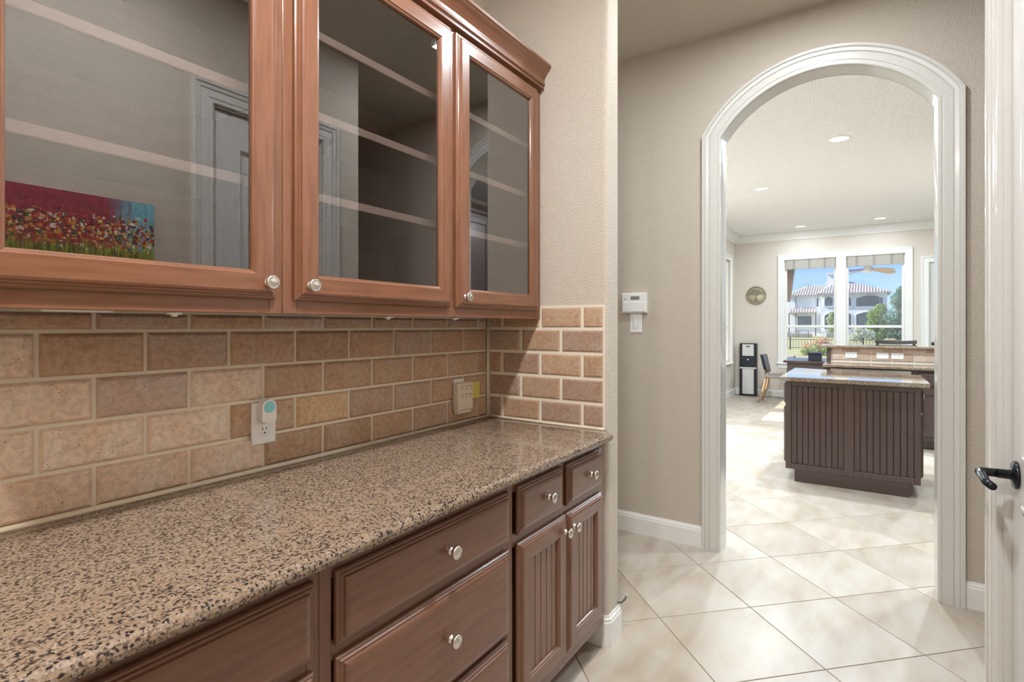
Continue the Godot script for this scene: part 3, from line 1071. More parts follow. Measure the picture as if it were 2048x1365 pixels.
func beaddoor(t: Node3D, off: Vector3, x0: float, x1: float, y0: float, y1: float, zf: float, knob_right: bool) -> void:
	var sv := mb()
	var sh := mb()
	frame(sv, sh, Vector3(x0, y0, zf + 0.0015) - off, Vector3.RIGHT, Vector3.UP, x1 - x0, y1 - y0, DOOR_RINGS)
	var d := two("door", sv, M.low_v, sh, M.low_h, t)
	var n := 5
	var a := x0 + 0.063
	var w := (x1 - x0 - 0.126) / n
	for k in n:
		var st := mb()
		loft(st, Vector3(a + k * w + 0.0006, y0 + 0.062, zf + 0.003) - off, Vector3.RIGHT, Vector3.UP, w - 0.0012, y1 - y0 - 0.124, [[0.0, 0.0], [0.0, 0.004], [0.0028, 0.008]])
		obj("plank", st, M.low_v, d)
	var st2 := mb()
	box(st2, Vector3(x0 + 0.06, y0 + 0.06, zf + 0.0016) - off, Vector3(x1 - 0.06, y1 - 0.06, zf + 0.003) - off)
	obj("panel_back", st2, M.dark, d)
	knob(d, Vector3(x1 - 0.022 if knob_right else x0 + 0.036, y1 - 0.052, zf + 0.0215) - off, Vector3(0, 0, 1))

# ---------------------------------------------------------------- small items on the walls
func socket(st: SurfaceTool, o: Vector3, ax: Vector3, n: Vector3, s := 1.0) -> void:
	# two slots and a round ground hole
	for k in [[-0.0065, 0.004, 0.0022, 0.009], [0.0055, 0.004, 0.0022, 0.007]]:
		loft(st, o + ax * ((k[0] - k[2] / 2) * s) + Vector3(0, (k[1] - k[3] / 2) * s, 0), ax, Vector3.UP, k[2] * s, k[3] * s, [[0.0, 0.0], [0.0, 0.0006]], true, false, n)
	lathe(st, o + Vector3(0, -0.0075 * s, 0), n, [[0.0026 * s, 0.0], [0.0026 * s, 0.0006], [0.0, 0.0006]], 10)

func plate(t: Node3D, ax: Vector3, n: Vector3, w: float, h: float, m: Material, o := Vector3.ZERO) -> void:
	var st := mb()
	loft(st, o - ax * w / 2 - Vector3(0, h / 2, 0), ax, Vector3.UP, w, h, [[0.0, 0.0], [0.0, 0.003], [0.003, 0.0055], [0.006, 0.006]], true, true, n)
	obj("cover_plate", st, m, t)

func build_wall_items() -> void:
	var n := Vector3(0, 0, 1)
	var ax := Vector3.RIGHT
	# outlet with night light
	var t := thing("outlet", Vector3(-1.102, 1.004, 0.0095), "white duplex outlet on the tile backsplash with a night light in its upper socket", "outlet")
	plate(t, ax, n, 0.074, 0.12, M.plastic)
	for y in [0.0195, -0.0195]:
		var st := mb(true)
		lathe(st, Vector3(0, y, 0.006), n, [[0.0172, 0.0], [0.0172, 0.001], [0.0162, 0.0018], [0.0, 0.0018]], 24)
		obj("receptacle", st, mat(c8(240, 240, 236), 0.3), t)
		st = mb()
		socket(st, Vector3(0, y, 0.0078), ax, n)
		tag(obj("slot", st, M.slot, t), "dark plug slots")
	var st2 := mb()
	lathe(st2, Vector3(0, 0, 0.006), n, [[0.003, 0.0], [0.003, 0.001], [0.0, 0.0012]], 10)
	obj("screw", st2, M.nickel, t)
	t = thing("night_light", Vector3(-1.102, 1.027, 0.0178), "white plug-in night light with a pale turquoise round lens", "night light")
	st2 = mb()
	var poly := PackedVector2Array()
	for k in 9:
		var a := PI * k / 8.0
		poly.append(Vector2(cos(a) * 0.0215, 0.029 + sin(a) * 0.0175))
	poly.append(Vector2(-0.0215, -0.012))
	poly.append(Vector2(-0.017, -0.017))
	poly.append(Vector2(0.017, -0.017))
	poly.append(Vector2(0.0215, -0.012))
	prism(st2, poly, Vector3(0, 0, 0.0), ax, Vector3.UP, Vector3(0, 0, 0.024))
	obj("body", st2, M.plastic, t)
	st2 = mb(true)
	lathe(st2, Vector3(0, 0.026, 0.024), n, [[0.0155, 0.0], [0.0155, 0.002], [0.013, 0.003], [0.0, 0.0032]], 24)
	tag(obj("lens", st2, M.teal, t), "pale turquoise lens")
	# outlet in the corner with a six way adapter
	t = thing("outlet", Vector3(-0.222, 1.0, 0.0095), "white outlet plate near the corner, half hidden behind a cream six socket adapter", "outlet")
	plate(t, ax, n, 0.07, 0.118, M.plastic)
	t = thing("outlet_adapter", Vector3(-0.212, 0.982, 0.016), "cream plug-in adapter with six sockets on the backsplash by the corner", "adapter")
	st2 = mb()
	loft(st2, Vector3(-0.05, -0.058, 0.0), ax, Vector3.UP, 0.1, 0.12, [[0.0, 0.0], [0.0, 0.022], [0.004, 0.028], [0.01, 0.031]], true, true)
	obj("body", st2, M.cream, t)
	st2 = mb()
	loft(st2, Vector3(-0.044, -0.072, 0.0), ax, Vector3.UP, 0.088, 0.02, [[0.0, 0.0], [0.002, 0.02], [0.007, 0.024]], true, true)
	obj("foot", st2, M.cream, t)
	for i in 3:
		for j in 2:
			st2 = mb()
			socket(st2, Vector3(-0.028 + i * 0.028, 0.008 + j * 0.034, 0.0312), ax, n, 0.95)
			tag(obj("slot", st2, M.slot, t), "dark plug slots")
	t = thing("sticky_note", Vector3(-0.115, 1.0, 0.0125), "small yellow paper note stuck to the tile beside the six socket adapter", "note")
	st2 = mb()
	var row := []
	for k in 7:
		var f := k / 6.0
		row.append(Vector3(-0.03 + f * 0.06, 0, 0.0002 + f * f * 0.006))
	for k in 6:
		quad(st2, row[k] + Vector3(0, -0.036, 0), row[k + 1] + Vector3(0, -0.036, 0), row[k + 1] + Vector3(0, 0.036, 0), row[k] + Vector3(0, 0.036, 0), n)
		quad(st2, row[k] + Vector3(0, -0.036, -0.0003), row[k + 1] + Vector3(0, -0.036, -0.0003), row[k + 1] + Vector3(0, 0.036, -0.0003), row[k] + Vector3(0, 0.036, -0.0003), -n)
	obj("paper", st2, M.note, t)
	# thermostat and light switch on the arch wall
	n = Vector3(-1, 0, 0)
	ax = Vector3(0, 0, 1)
	t = thing("thermostat", Vector3(ARCH_X, 1.427, 0.262), "white wall thermostat with a small grey display, above the light switch", "thermostat")
	st2 = mb()
	loft(st2, Vector3(0, -0.063, -0.08), ax, Vector3.UP, 0.16, 0.124, [[0.0, 0.0], [0.0, 0.02], [0.003, 0.026], [0.007, 0.028]], true, true, n)
	obj("body", st2, M.plastic, t)
	st2 = mb()
	loft(st2, Vector3(-0.0275, 0.018, -0.02), ax, Vector3.UP, 0.056, 0.022, [[0.0, 0.0], [0.0, 0.001]], true, false, n)
	tag(obj("display", st2, M.lcd, t), "grey display")
	st2 = mb()
	loft(st2, Vector3(-0.0275, -0.056, -0.072), ax, Vector3.UP, 0.146, 0.062, [[0.0, 0.0], [0.0, 0.002], [0.003, 0.0035]], true, false, n)
	obj("flap", st2, M.plastic, t)
	st2 = mb(true)
	lathe(st2, Vector3(-0.028, 0.026, -0.056), n, [[0.007, 0.0], [0.007, 0.001], [0.0, 0.002]], 14)
	obj("button", st2, mat(c8(214, 212, 208), 0.4), t)
	t = thing("light_switch", Vector3(ARCH_X, 1.303, 0.266), "white rocker light switch on the hall wall, directly below the thermostat", "switch")
	plate(t, ax, n, 0.076, 0.122, M.plastic)
	st2 = mb()
	loft(st2, Vector3(-0.006, -0.033, -0.0165), ax, Vector3.UP, 0.033, 0.066, [[0.0, 0.0], [0.0, 0.0015], [0.0015, 0.003]], true, false, n)
	obj("rocker_frame", st2, mat(c8(226, 224, 220), 0.35), t)
	st2 = mb()
	quad(st2, Vector3(-0.0092, -0.029, -0.012), Vector3(-0.0092, -0.029, 0.012), Vector3(-0.0130, 0.029, 0.012), Vector3(-0.0130, 0.029, -0.012), n)
	quad(st2, Vector3(-0.0130, 0.029, -0.012), Vector3(-0.0130, 0.029, 0.012), Vector3(-0.0085, 0.0295, 0.012), Vector3(-0.0085, 0.0295, -0.012), Vector3.UP)
	obj("rocker", st2, M.plastic, t)
	# coax tail by the baseboard of the stub wall
	t = thing("cable_end", Vector3(0.105, 0.125, 0.61), "short grey cable end poking out above the short wall's baseboard", "cable")
	st2 = mb(true)
	tube(st2, [Vector3(-0.006, 0.006, -0.02), Vector3(0.0, 0.012, 0.004), Vector3(0.008, 0.024, 0.014), Vector3(0.012, 0.034, 0.018)], [0.004], 8)
	obj("jacket", st2, mat(c8(90, 90, 92), 0.5), t)
	st2 = mb(true)
	lathe(st2, Vector3(0.012, 0.034, 0.018), Vector3(0.4, 0.85, 0.3), [[0.0, 0.0], [0.0055, 0.0], [0.0055, 0.012], [0.003, 0.013], [0.0, 0.013]], 8)
	obj("connector", st2, M.steel, t)
	# painting opposite, seen in the glass of the left cabinet door
	t = thing("painting", Vector3(-1.36, 1.632, 1.768), "unframed canvas of a red and yellow flower meadow on the opposite wall", "painting")
	st2 = mb()
	box(st2, Vector3(-0.45, -0.185, -0.022), Vector3(0.45, 0.185, 0))
	obj("canvas_sides", st2, mat(c8(120, 60, 60), 0.8), t)
	var q := QuadMesh.new()
	q.size = Vector2(0.9, 0.37)
	var pm := mat(Color.WHITE, 0.6)
	pm.albedo_texture = meadow()
	q.material = pm
	var face := put("painted_face", q, t)
	face.position = Vector3(0, 0, -0.0225)
	face.rotation.y = PI

func meadow() -> ImageTexture:
	var W := 450
	var H := 186
	var im := Image.create(W, H, false, Image.FORMAT_RGB8)
	var nn := noise(61, 0.02)
	for y in H:
		for x in W:
			var u := x / float(W)
			var v := y / float(H)
			var s := nn.get_noise_2d(x * 3.0, y * 0.35) * 0.5
			var sky := c8(168, 62, 78).lerp(c8(128, 200, 214), clampf((0.2 - u) * 9.0 + s, 0, 1))
			var grass := c8(136, 146, 50).lerp(c8(184, 186, 64), clampf(0.5 + s * 1.6, 0, 1))
			var k := clampf((v - 0.43 + s * 0.25) * 5.0, 0, 1)
			im.set_pixel(x, y, sky.lerp(grass, k) * (0.92 + nn.get_noise_2d(x * 5.0, y * 2.0) * 0.2))
	var r := RandomNumberGenerator.new()
	r.seed = 5
	var cols := [c8(208, 150, 60), c8(190, 60, 50), c8(160, 40, 50), c8(226, 196, 90), c8(230, 220, 200), c8(60, 96, 60), c8(80, 50, 60), c8(210, 110, 60)]
	for k in 1500:
		var x := r.randi_range(0, W - 8)
		var y := int(clampf(r.randfn(0.38, 0.09), 0.12, 0.9) * H)
		im.fill_rect(Rect2i(x, y, r.randi_range(2, 8), r.randi_range(2, 7)), cols[r.randi() % cols.size()])
	for k in 1400:
		var x := r.randi_range(0, W - 3)
		var y := r.randi_range(int(H * 0.55), H - 30)
		im.fill_rect(Rect2i(x, y, r.randi_range(1, 2), r.randi_range(8, 30)), [c8(96, 112, 40), c8(176, 172, 60), c8(140, 146, 50), c8(70, 90, 44)][r.randi() % 4])
	return ImageTexture.create_from_image(im)

# ---------------------------------------------------------------- kitchen
func planks(t: Node3D, o: Vector3, ax: Vector3, n: Vector3, w: float, h: float, count: int, m: Material) -> void:
	var pw := w / count
	for k in count:
		var st := mb()
		loft(st, o + ax * (k * pw + 0.001), ax, Vector3.UP, pw - 0.002, h, [[0.0, 0.0], [0.0, 0.004], [0.003, 0.009]], true, false, n)
		obj("plank", st, m, t)

func build_kitchen() -> void:
	# island
	var X := 2.957
	var t := thing("kitchen_island", Vector3(X, 0, 1.34), "dark espresso kitchen island with beadboard panels facing the arch", "island")
	var o: Vector3 = t.position
	var st := mb()
	box(st, Vector3(X + 0.02, 0.101, 0.897) - o, Vector3(X + 0.74, 0.83, 1.785) - o)
	obj("carcass", st, M.esp_v, t)
	st = mb()
	box(st, Vector3(X + 0.003, 0.0, 0.96) - o, Vector3(X + 0.7, 0.1005, 1.723) - o)
	obj("plinth", st, M.esp_h, t)
	var sv := mb()
	var sh := mb()
	for z in [[0.894, 0.936], [1.306, 1.372], [1.75, 1.788]]:
		cbox(sv, Vector3(X, 0.101, z[0]) - o, Vector3(X + 0.0195, 0.832, z[1]) - o, 0.0015)
	for z in [[0.936, 1.306], [1.372, 1.75]]:
		cbox(sh, Vector3(X + 0.0005, 0.101, z[0]) - o, Vector3(X + 0.0195, 0.148, z[1]) - o, 0.0015)
		cbox(sh, Vector3(X + 0.0005, 0.787, z[0]) - o, Vector3(X + 0.0195, 0.832, z[1]) - o, 0.0015)
	two("panel_frame", sv, M.esp_v, sh, M.esp_v, t)
	planks(t, Vector3(X + 0.0185, 0.148, 0.936) - o, Vector3(0, 0, 1), Vector3(-1, 0, 0), 0.370, 0.639, 9, M.esp_v)
	planks(t, Vector3(X + 0.0185, 0.148, 1.372) - o, Vector3(0, 0, 1), Vector3(-1, 0, 0), 0.378, 0.639, 9, M.esp_v)
	for side in [[1.786, 1.0], [0.896, -1.0]]:
		for f in [["drawer", 0.64, 0.81, 0.725], ["door", 0.15, 0.615, 0.57]]:
			st = mb()
			var ax := Vector3(1, 0, 0)
			loft(st, Vector3(X + 0.035, f[1], side[0]) - o, ax, Vector3.UP, 0.62, f[2] - f[1], [[0.0, 0.0], [0.0, 0.010], [0.006, 0.016], [0.012, 0.020]], true, false, Vector3(0, 0, side[1]))
			var d := obj(f[0], st, M.esp_v, t)
			knob(d, Vector3(X + (0.34 if f[0] == "drawer" else 0.6), f[3], side[0] + side[1] * 0.02) - o, Vector3(0, 0, side[1]), null, 1.1)
	st = mb()
	prism(st, PackedVector2Array([Vector2(2.90, 0.857), Vector2(4.03, 0.857), Vector2(3.71, 1.838), Vector2(2.905, 1.838)]), Vector3(0, 0.832, 0), Vector3.RIGHT, Vector3(0, 0, 1), Vector3(0, 0.031, 0))
	tag(obj("worktop", st, M.polished), "polished speckled granite slab on the dark kitchen island", "worktop")
	# bar
	var B := 5.5
	t = thing("breakfast_bar", Vector3(B, 0, 2.0), "raised breakfast bar with tan tile face and dark end post behind the island", "bar")
	o = t.position
	st = mb()
	box(st, Vector3(B + 0.008, 0, 1.05) - o, Vector3(B + 0.16, 1.022, 3.3) - o)
	obj("knee_wall", st, M.esp_v, t)
	st = mb()
	cbox(st, Vector3(B - 0.03, 0, 1.05) - o, Vector3(B + 0.007, 1.022, 1.092) - o, 0.002)
	obj("post", st, M.esp_v, t)
	st = mb()
	box(st, Vector3(B + 0.001, 0.84, 1.093) - o, Vector3(B + 0.0075, 1.022, 3.38) - o)
	obj("grout_bed", st, M.grout, t)
	var z0 := 1.095
	for rowi in 2:
		z0 = 1.095
		var first := true
		while z0 < 3.05:
			var w := 0.2 if not (first and rowi == 1) else 0.1
			first = false
			st = mb()
			tile(st, Vector3(B + 0.003, 0.872 if rowi == 0 else 0.9785, z0 + 0.003) - o, Vector3(0, 0, 1), Vector3.UP, w - 0.006, 0.1 if rowi == 0 else 0.042, 0.009, Vector3(-1, 0, 0))
			obj("tile", st, M.stone[[2, 8, 7, 2][rng.randi() % 4]], t)
			z0 += w
	st = mb()
	cbox(st, Vector3(B - 0.09, 1.023, 0.99), Vector3(B + 0.34, 1.054, 3.385), 0.006)
	tag(obj("worktop", st, M.polished), "upper granite slab of the breakfast bar, edge-on below the windows", "worktop")
	st = mb()
	cbox(st, Vector3(B - 0.62, 0.826, 1.042), Vector3(B - 0.0305, 0.857, 3.385), 0.006)
	tag(obj("worktop", st, M.polished), "lower granite counter of the breakfast bar behind the island", "worktop")
	t = thing("bar_base_cabinet", Vector3(B - 0.3, 0, 2.2), "dark base cabinets under the breakfast bar, glimpsed right of the island", "cabinet")
	o = t.position
	st = mb()
	box(st, Vector3(B - 0.56, 0.10, 1.06) - o, Vector3(B - 0.032, 0.825, 3.385) - o)
	box(st, Vector3(B - 0.5, 0.0, 1.1) - o, Vector3(B - 0.032, 0.0995, 3.385) - o)
	obj("carcass", st, M.esp_v, t)
	for z in [1.88, 2.32, 2.76]:
		if z < 1.5:
			continue
		st = mb()
		loft(st, Vector3(B - 0.561, 0.66, z) - o, Vector3(0, 0, 1), Vector3.UP, 0.42, 0.14, SLAB_RINGS, true, false, Vector3(-1, 0, 0))
		var d := obj("drawer", st, M.esp_v, t)
		knob(d, Vector3(B - 0.582, 0.73, z + 0.21) - o, Vector3(-1, 0, 0), null, 1.2)
		st = mb()
		loft(st, Vector3(B - 0.561, 0.14, z) - o, Vector3(0, 0, 1), Vector3.UP, 0.42, 0.49, [[0.0, 0.0], [0.0, 0.014], [0.006, 0.02], [0.055, 0.02], [0.06, 0.008]], true, false, Vector3(-1, 0, 0))
		d = obj("door", st, M.esp_v, t)
		knob(d, Vector3(B - 0.582, 0.58, z + 0.38) - o, Vector3(-1, 0, 0), null, 1.2)
	t = thing("dishwasher", Vector3(B - 0.561, 0.0, 1.48), "dishwasher with a brushed steel top strip under the bar counter", "dishwasher")
	st = mb()
	cbox(st, Vector3(-0.022, 0.12, -0.36), Vector3(-0.001, 0.76, 0.36), 0.003)
	obj("front_panel", st, M.black, t)
	st = mb()
	cbox(st, Vector3(-0.026, 0.762, -0.36), Vector3(-0.001, 0.812, 0.36), 0.004)
	tag(obj("control_strip", st, M.steel, t), "brushed steel strip")
	# outlets on the bar face
	var k := 0
	for z in [1.30, 1.605, 1.745]:
		t = thing("outlet", Vector3(B - 0.0065, 0.938, z), ["white outlet plate on the bar's tile face, leftmost of three", "white switch plate on the bar's tile face, middle of three", "white outlet plate on the bar's tile face, rightmost of three"][k], "outlet", "plates on the bar face")
		plate(t, Vector3(0, 0, 1), Vector3(-1, 0, 0), 0.116, 0.072, M.plastic)
		for dz in [-0.02, 0.02]:
			st = mb()
			if k == 1:
				loft(st, Vector3(-0.006, -0.006, dz - 0.011), Vector3(0, 0, 1), Vector3.UP, 0.022, 0.012, [[0.0, 0.0], [0.002, 0.004]], true, false, Vector3(-1, 0, 0))
				obj("rocker", st, M.plastic, t)
			else:
				for s in [[-0.007, 0.006], [-0.007, -0.006], [0.007, 0.0]]:
					lathe(st, Vector3(-0.006, s[1], dz + s[0]), Vector3(-1, 0, 0), [[0.003, 0.0], [0.003, 0.0006], [0.0, 0.0006]], 8)
				obj("slot", st, M.slot, t)
		k += 1
	# tall pantry cabinet at the kitchen's right side, seen mirrored in the rightmost cabinet door
	t = thing("tall_cabinet", Vector3(3.0, 0, 3.0), "tall dark cabinet with crown moulding at the right side of the kitchen", "cabinet")
	st = mb()
	box(st, Vector3(-1.0, 0.0, -0.38), Vector3(1.3, 2.5, 0.39))
	obj("carcass", st, M.esp_v, t)
	for z in 3:
		for y in [[0.12, 1.3], [1.33, 2.45]]:
			st = mb()
			loft(st, Vector3(-0.98 + z * 0.76, y[0], -0.381), Vector3(1, 0, 0), Vector3.UP, 0.74, y[1] - y[0], [[0.0, 0.0], [0.0, 0.014], [0.006, 0.02], [0.06, 0.02], [0.065, 0.008]], true, false, Vector3(0, 0, -1))
			obj("door", st, M.esp_v, t)
	st = mb()
	sweep(st, [Vector3(-1.0, 2.5, -0.38), Vector3(1.3, 2.5, -0.38)], [Vector3.UP, Vector3.UP], Vector3(0, 0, -1), [[0.0, 0.0], [0.0, 0.02], [0.03, 0.025], [0.08, 0.06], [0.12, 0.07], [0.12, 0.0]])
	obj("crown", st, M.esp_v, t)

# ---------------------------------------------------------------- windows, door_2
func sash(called: String, o: Vector3, ax: Vector3, n: Vector3, w: float, h: float, meet: float, label: String) -> void:
	var st := mb()
	loft(st, o, ax, Vector3.UP, w, h, [[0.0, -0.06], [0.0, 0.03], [0.022, 0.03], [0.022, 0.018], [0.042, 0.012], [0.045, -0.01], [0.045, -0.06]], false, false, n)
	var f := struct(called, st, M.trim, label)
	st = mb()
	var a := o + ax * 0.04 + Vector3(0, meet - 0.022, 0)
	loft(st, a - n * 0.03, ax, Vector3.UP, w - 0.08, 0.044, [[0.0, 0.0], [0.0, 0.04], [0.006, 0.048]], true, true, n)
	obj("meeting_rail", st, M.trim, f)
	for k in [[0.044, meet - 0.02], [meet + 0.02, h - 0.044]]:
		st = mb()
		var p := o + ax * 0.043 + Vector3(0, k[0], 0) - n * 0.018
		loft(st, p, ax, Vector3.UP, w - 0.086, k[1] - k[0], [[0.0, 0.0], [0.0, 0.004]], true, true, n)
		obj("glass_pane", st, M.pane, f)

func build_windows() -> void:
	var n := Vector3(-1, 0, 0)
	var ax := Vector3(0, 0, 1)
	var y0 := 0.64
	var k := 0
	for w in [[0.21, 1.025], [1.15, 1.97]]:
		sash("window_%d" % (k + 1), Vector3(WIN_X + 0.06, y0, w[0]), ax, n, w[1] - w[0], 1.83, 0.632, ["tall white sash window, left of the pair in the far kitchen wall", "tall white sash window, right of the pair in the far kitchen wall"][k])
		# roman shade drawn up at the top
		var t := thing("window_shade", Vector3(WIN_X + 0.012, 2.29, w[0] + 0.025), ["raised pale fabric shade at the top of the left far window", "raised pale fabric shade at the top of the right far window"][k], "shade")
		var st := mb()
		var wd: float = w[1] - w[0] - 0.05
		for f in 3:
			cbox(st, Vector3(-0.004 + f * 0.008, f * 0.05, 0), Vector3(0.004 + f * 0.008, 0.17, wd), 0.002)
		obj("cloth", st, M.shade, t)
		for s in 3:
			st = mb()
			var zz: float = wd * (0.18 + 0.31 * s)
			cbox(st, Vector3(-0.007, 0.002, zz - 0.018), Vector3(-0.0045, 0.17, zz + 0.018), 0.0008)
			obj("tape", st, mat(c8(152, 146, 138), 0.9), t)
		st = mb()
		cbox(st, Vector3(-0.006, 0.165, 0), Vector3(0.03, 0.178, wd), 0.002)
		obj("headrail", st, M.trim, t)
		k += 1
	# shared casing, mullion and stool
	var st := mb()
	var x := WIN_X
	sweep(st, [Vector3(x, 0.62, 0.218), Vector3(x, 2.463, 0.218), Vector3(x, 2.463, 1.963), Vector3(x, 0.62, 1.963)], [Vector3(0, 0, -1), Vector3(0, 1, -1), Vector3(0, 1, 1), Vector3(0, 0, 1)], n, CASE)
	cbox(st, Vector3(x - 0.016, 0.62, 1.017), Vector3(x - 0.0005, 2.463, 1.158), 0.003)
	cbox(st, Vector3(x - 0.05, 0.598, 0.1), Vector3(x + 0.03, 0.622, 2.08), 0.004)
	cbox(st, Vector3(x - 0.014, 0.52, 0.12), Vector3(x - 0.0005, 0.5975, 2.06), 0.003)
	struct("trim_6", st, M.trim, "white casing, mullion and sill of the far windows")
	# nook windows, glimpsed past the arch's left side
	k = 3
	for w in [[5.55, 6.65], [6.95, 8.22]]:
		sash("window_%d" % k, Vector3(w[1], y0, NOOK_Z - 0.06), Vector3(-1, 0, 0), Vector3(0, 0, 1), w[1] - w[0], 1.83, 0.632, ["white sash window in the nook's left wall, nearer the arch", "white sash window in the nook's left wall, next to the far corner"][k - 3])
		st = mb()
		var z := NOOK_Z
		sweep(st, [Vector3(w[1] - 0.01, 0.60, z), Vector3(w[1] - 0.01, 2.463, z), Vector3(w[0] + 0.01, 2.463, z), Vector3(w[0] + 0.01, 0.60, z)], [Vector3(1, 0, 0), Vector3(1, 1, 0), Vector3(-1, 1, 0), Vector3(-1, 0, 0)], Vector3(0, 0, 1), CASE)
		cbox(st, Vector3(w[0] - 0.1, 0.598, z + 0.0005), Vector3(w[1] + 0.1, 0.622, z + 0.05), 0.004)
		struct("trim_%d" % (k + 4), st, M.trim, "white casing of the nook's " + ("near" if k == 3 else "far") + " window")
		k += 1
	sash("window_5", Vector3(4.59, 0.9, -3.26), Vector3(-1, 0, 0), Vector3(0, 0, 1), 2.4, 1.5, 0.75, "wide white window in the kitchen's left wall")
	# door to the patio, at the right of the windows
	st = mb()
	box(st, Vector3(WIN_X + 0.03, 0.005, 2.262), Vector3(WIN_X + 0.07, 2.295, 3.138))
	var d := obj("door_2", st, M.door)
	tag(d, "white door at the right of the far windows, cut off by the arch", "", "", "structure")
	st = mb(true)
	lathe(st, Vector3(WIN_X + 0.03, 1.0, 2.33), n, [[0.0, 0.0], [0.03, 0.0], [0.03, 0.006], [0.012, 0.01], [0.01, 0.03], [0.028, 0.04], [0.03, 0.055], [0.02, 0.066], [0.0, 0.068]], 16)
	tag(obj("door_knob", st, M.bronze, d), "dark round knob")
	st = mb()
	sweep(st, [Vector3(x, 0, 2.268), Vector3(x, 2.29, 2.268), Vector3(x, 2.29, 3.132), Vector3(x, 0, 3.132)], [Vector3(0, 0, -1), Vector3(0, 1, -1), Vector3(0, 1, 1), Vector3(0, 0, 1)], n, CASE)
	struct("trim_9", st, M.trim, "white casing of the far door")

# ---------------------------------------------------------------- dining corner
func build_dining() -> void:
	# tall narrow appliance against the far wall
	var t := thing("water_dispenser", Vector3(8.5, 0, -0.36), "tall narrow black and silver appliance against the far wall, under the round plaque", "appliance")
	var st := mb()
	cbox(st, Vector3(0.02, 0, -0.145), Vector3(0.14, 0.962, 0.145), 0.006)
	obj("body", st, M.black, t)
	for p in [["upper_panel", 0.73, 0.945, M.silver], ["middle_panel", 0.535, 0.715, M.navy], ["lower_panel", 0.03, 0.49, M.silver]]:
		st = mb()
		loft(st, Vector3(0.0205, p[1], -0.098 if p[0] != "middle_panel" else -0.12), Vector3(0, 0, 1), Vector3.UP, 0.196 if p[0] != "middle_panel" else 0.24, p[2] - p[1], [[0.0, 0.0], [0.0, 0.012], [0.006, 0.018]], true, false, Vector3(-1, 0, 0))
		obj(p[0], st, p[3], t)
	st = mb()
	cbox(st, Vector3(0.008, 0.495, -0.14), Vector3(0.021, 0.525, 0.14), 0.003)
	obj("ledge", st, M.silver, t)
	st = mb()
	cbox(st, Vector3(0.0, 0.895, -0.03), Vector3(0.003, 0.915, 0.03), 0.001)
	obj("display", st, M.black, t)
	st = mb(true)
	lathe(st, Vector3(0.003, 0.665, 0.0), Vector3(-1, 0, 0), [[0.014, 0.0], [0.014, 0.006], [0.0, 0.008]], 14)
	obj("tap", st, M.plastic, t)
	# round plaque
	t = thing("wall_plaque", Vector3(WIN_X, 1.843, -0.246), "round taupe wall plaque with a branching tree, left of the far windows", "plaque")
	var n := Vector3(-1, 0, 0)
	st = mb(true)
	lathe(st, Vector3.ZERO, n, [[0.0, 0.002], [0.152, 0.002], [0.152, 0.008], [0.0, 0.008]], 40)
	tag(obj("backing", st, mat(c8(206, 194, 168), 0.8), t), "pale disc")
	st = mb(true)
	lathe(st, Vector3.ZERO, n, [[0.150, 0.0], [0.150, 0.014], [0.154, 0.02], [0.166, 0.02], [0.172, 0.012], [0.172, 0.0]], 40)
	var grey := mat(c8(150, 140, 122), 0.7)
	obj("ring", st, grey, t)
	st = mb(true)
	var r := RandomNumberGenerator.new()
	r.seed = 3
	tube(st, [Vector3(-0.012, -0.09, 0), Vector3(-0.014, -0.04, 0.004), Vector3(-0.014, 0.01, 0)], [0.02, 0.013, 0.011], 8)
	for s in [-1.0, 1.0]:
		tube(st, [Vector3(-0.012, -0.085, 0.008 * s), Vector3(-0.011, -0.105, 0.05 * s), Vector3(-0.01, -0.1, 0.1 * s)], [0.01, 0.006, 0.003], 6)
		tube(st, [Vector3(-0.012, -0.09, 0.004 * s), Vector3(-0.011, -0.125, 0.03 * s), Vector3(-0.01, -0.14, 0.05 * s)], [0.008, 0.005, 0.003], 6)
	for k in 13:
		var a := PI * (0.06 + 0.88 * k / 12.0)
		var R := 0.125 + r.randf_range(-0.012, 0.012)
		var e := Vector3(-0.012, 0.0 + sin(a) * R, cos(a) * R)
		var mid := Vector3(-0.014, 0.012 + sin(a) * R * 0.5, cos(a) * R * 0.42)
		tube(st, [Vector3(-0.014, -0.005, 0), mid, e], [0.008, 0.006, 0.0035], 6)
		for j in [-1.0, 1.0]:
			tube(st, [mid, mid.lerp(e, 0.6) + Vector3(0, 0.0, 0.016 * j), e + Vector3(0, -0.01, 0.02 * j)], [0.005, 0.004, 0.003], 5)
	obj("tree_relief", st, grey, t)
	# table, chairs, box
	t = thing("dining_table", Vector3(7.85, 0, 1.2), "dark topped dining table beyond the bar's left end", "table")
	st = mb()
	cbox(st, Vector3(-0.45, 0.70, -0.85), Vector3(0.45, 0.735, 0.85), 0.006)
	obj("tabletop", st, M.esp_h, t)
	st = mb()
	box(st, Vector3(-0.40, 0.61, -0.80), Vector3(0.40, 0.6995, 0.80))
	obj("apron", st, M.esp_h, t)
	for sx in [-0.37, 0.37]:
		for sz in [-0.77, 0.77]:
			st = mb()
			cbox(st, Vector3(sx - 0.035, 0, sz - 0.035), Vector3(sx + 0.035, 0.6095, sz + 0.035), 0.004)
			obj("leg", st, M.esp_v, t)
	t = thing("storage_box", Vector3(7.6, 0.7355, 0.78), "small dark box on the table beside the bar's end", "box")
	st = mb()
	cbox(st, Vector3(-0.1, 0, -0.09), Vector3(0.1, 0.10, 0.09), 0.004)
	obj("body", st, M.navy, t)
	st = mb()
	cbox(st, Vector3(-0.105, 0.101, -0.095), Vector3(0.105, 0.13, 0.095), 0.004)
	obj("lid", st, M.navy, t)
	# side chair, back towards the left wall
	t = thing("dining_chair", Vector3(7.83, 0, 0.22), "dining chair with dark padded back and slanted light oak legs, left of the island", "chair")
	st = mb()
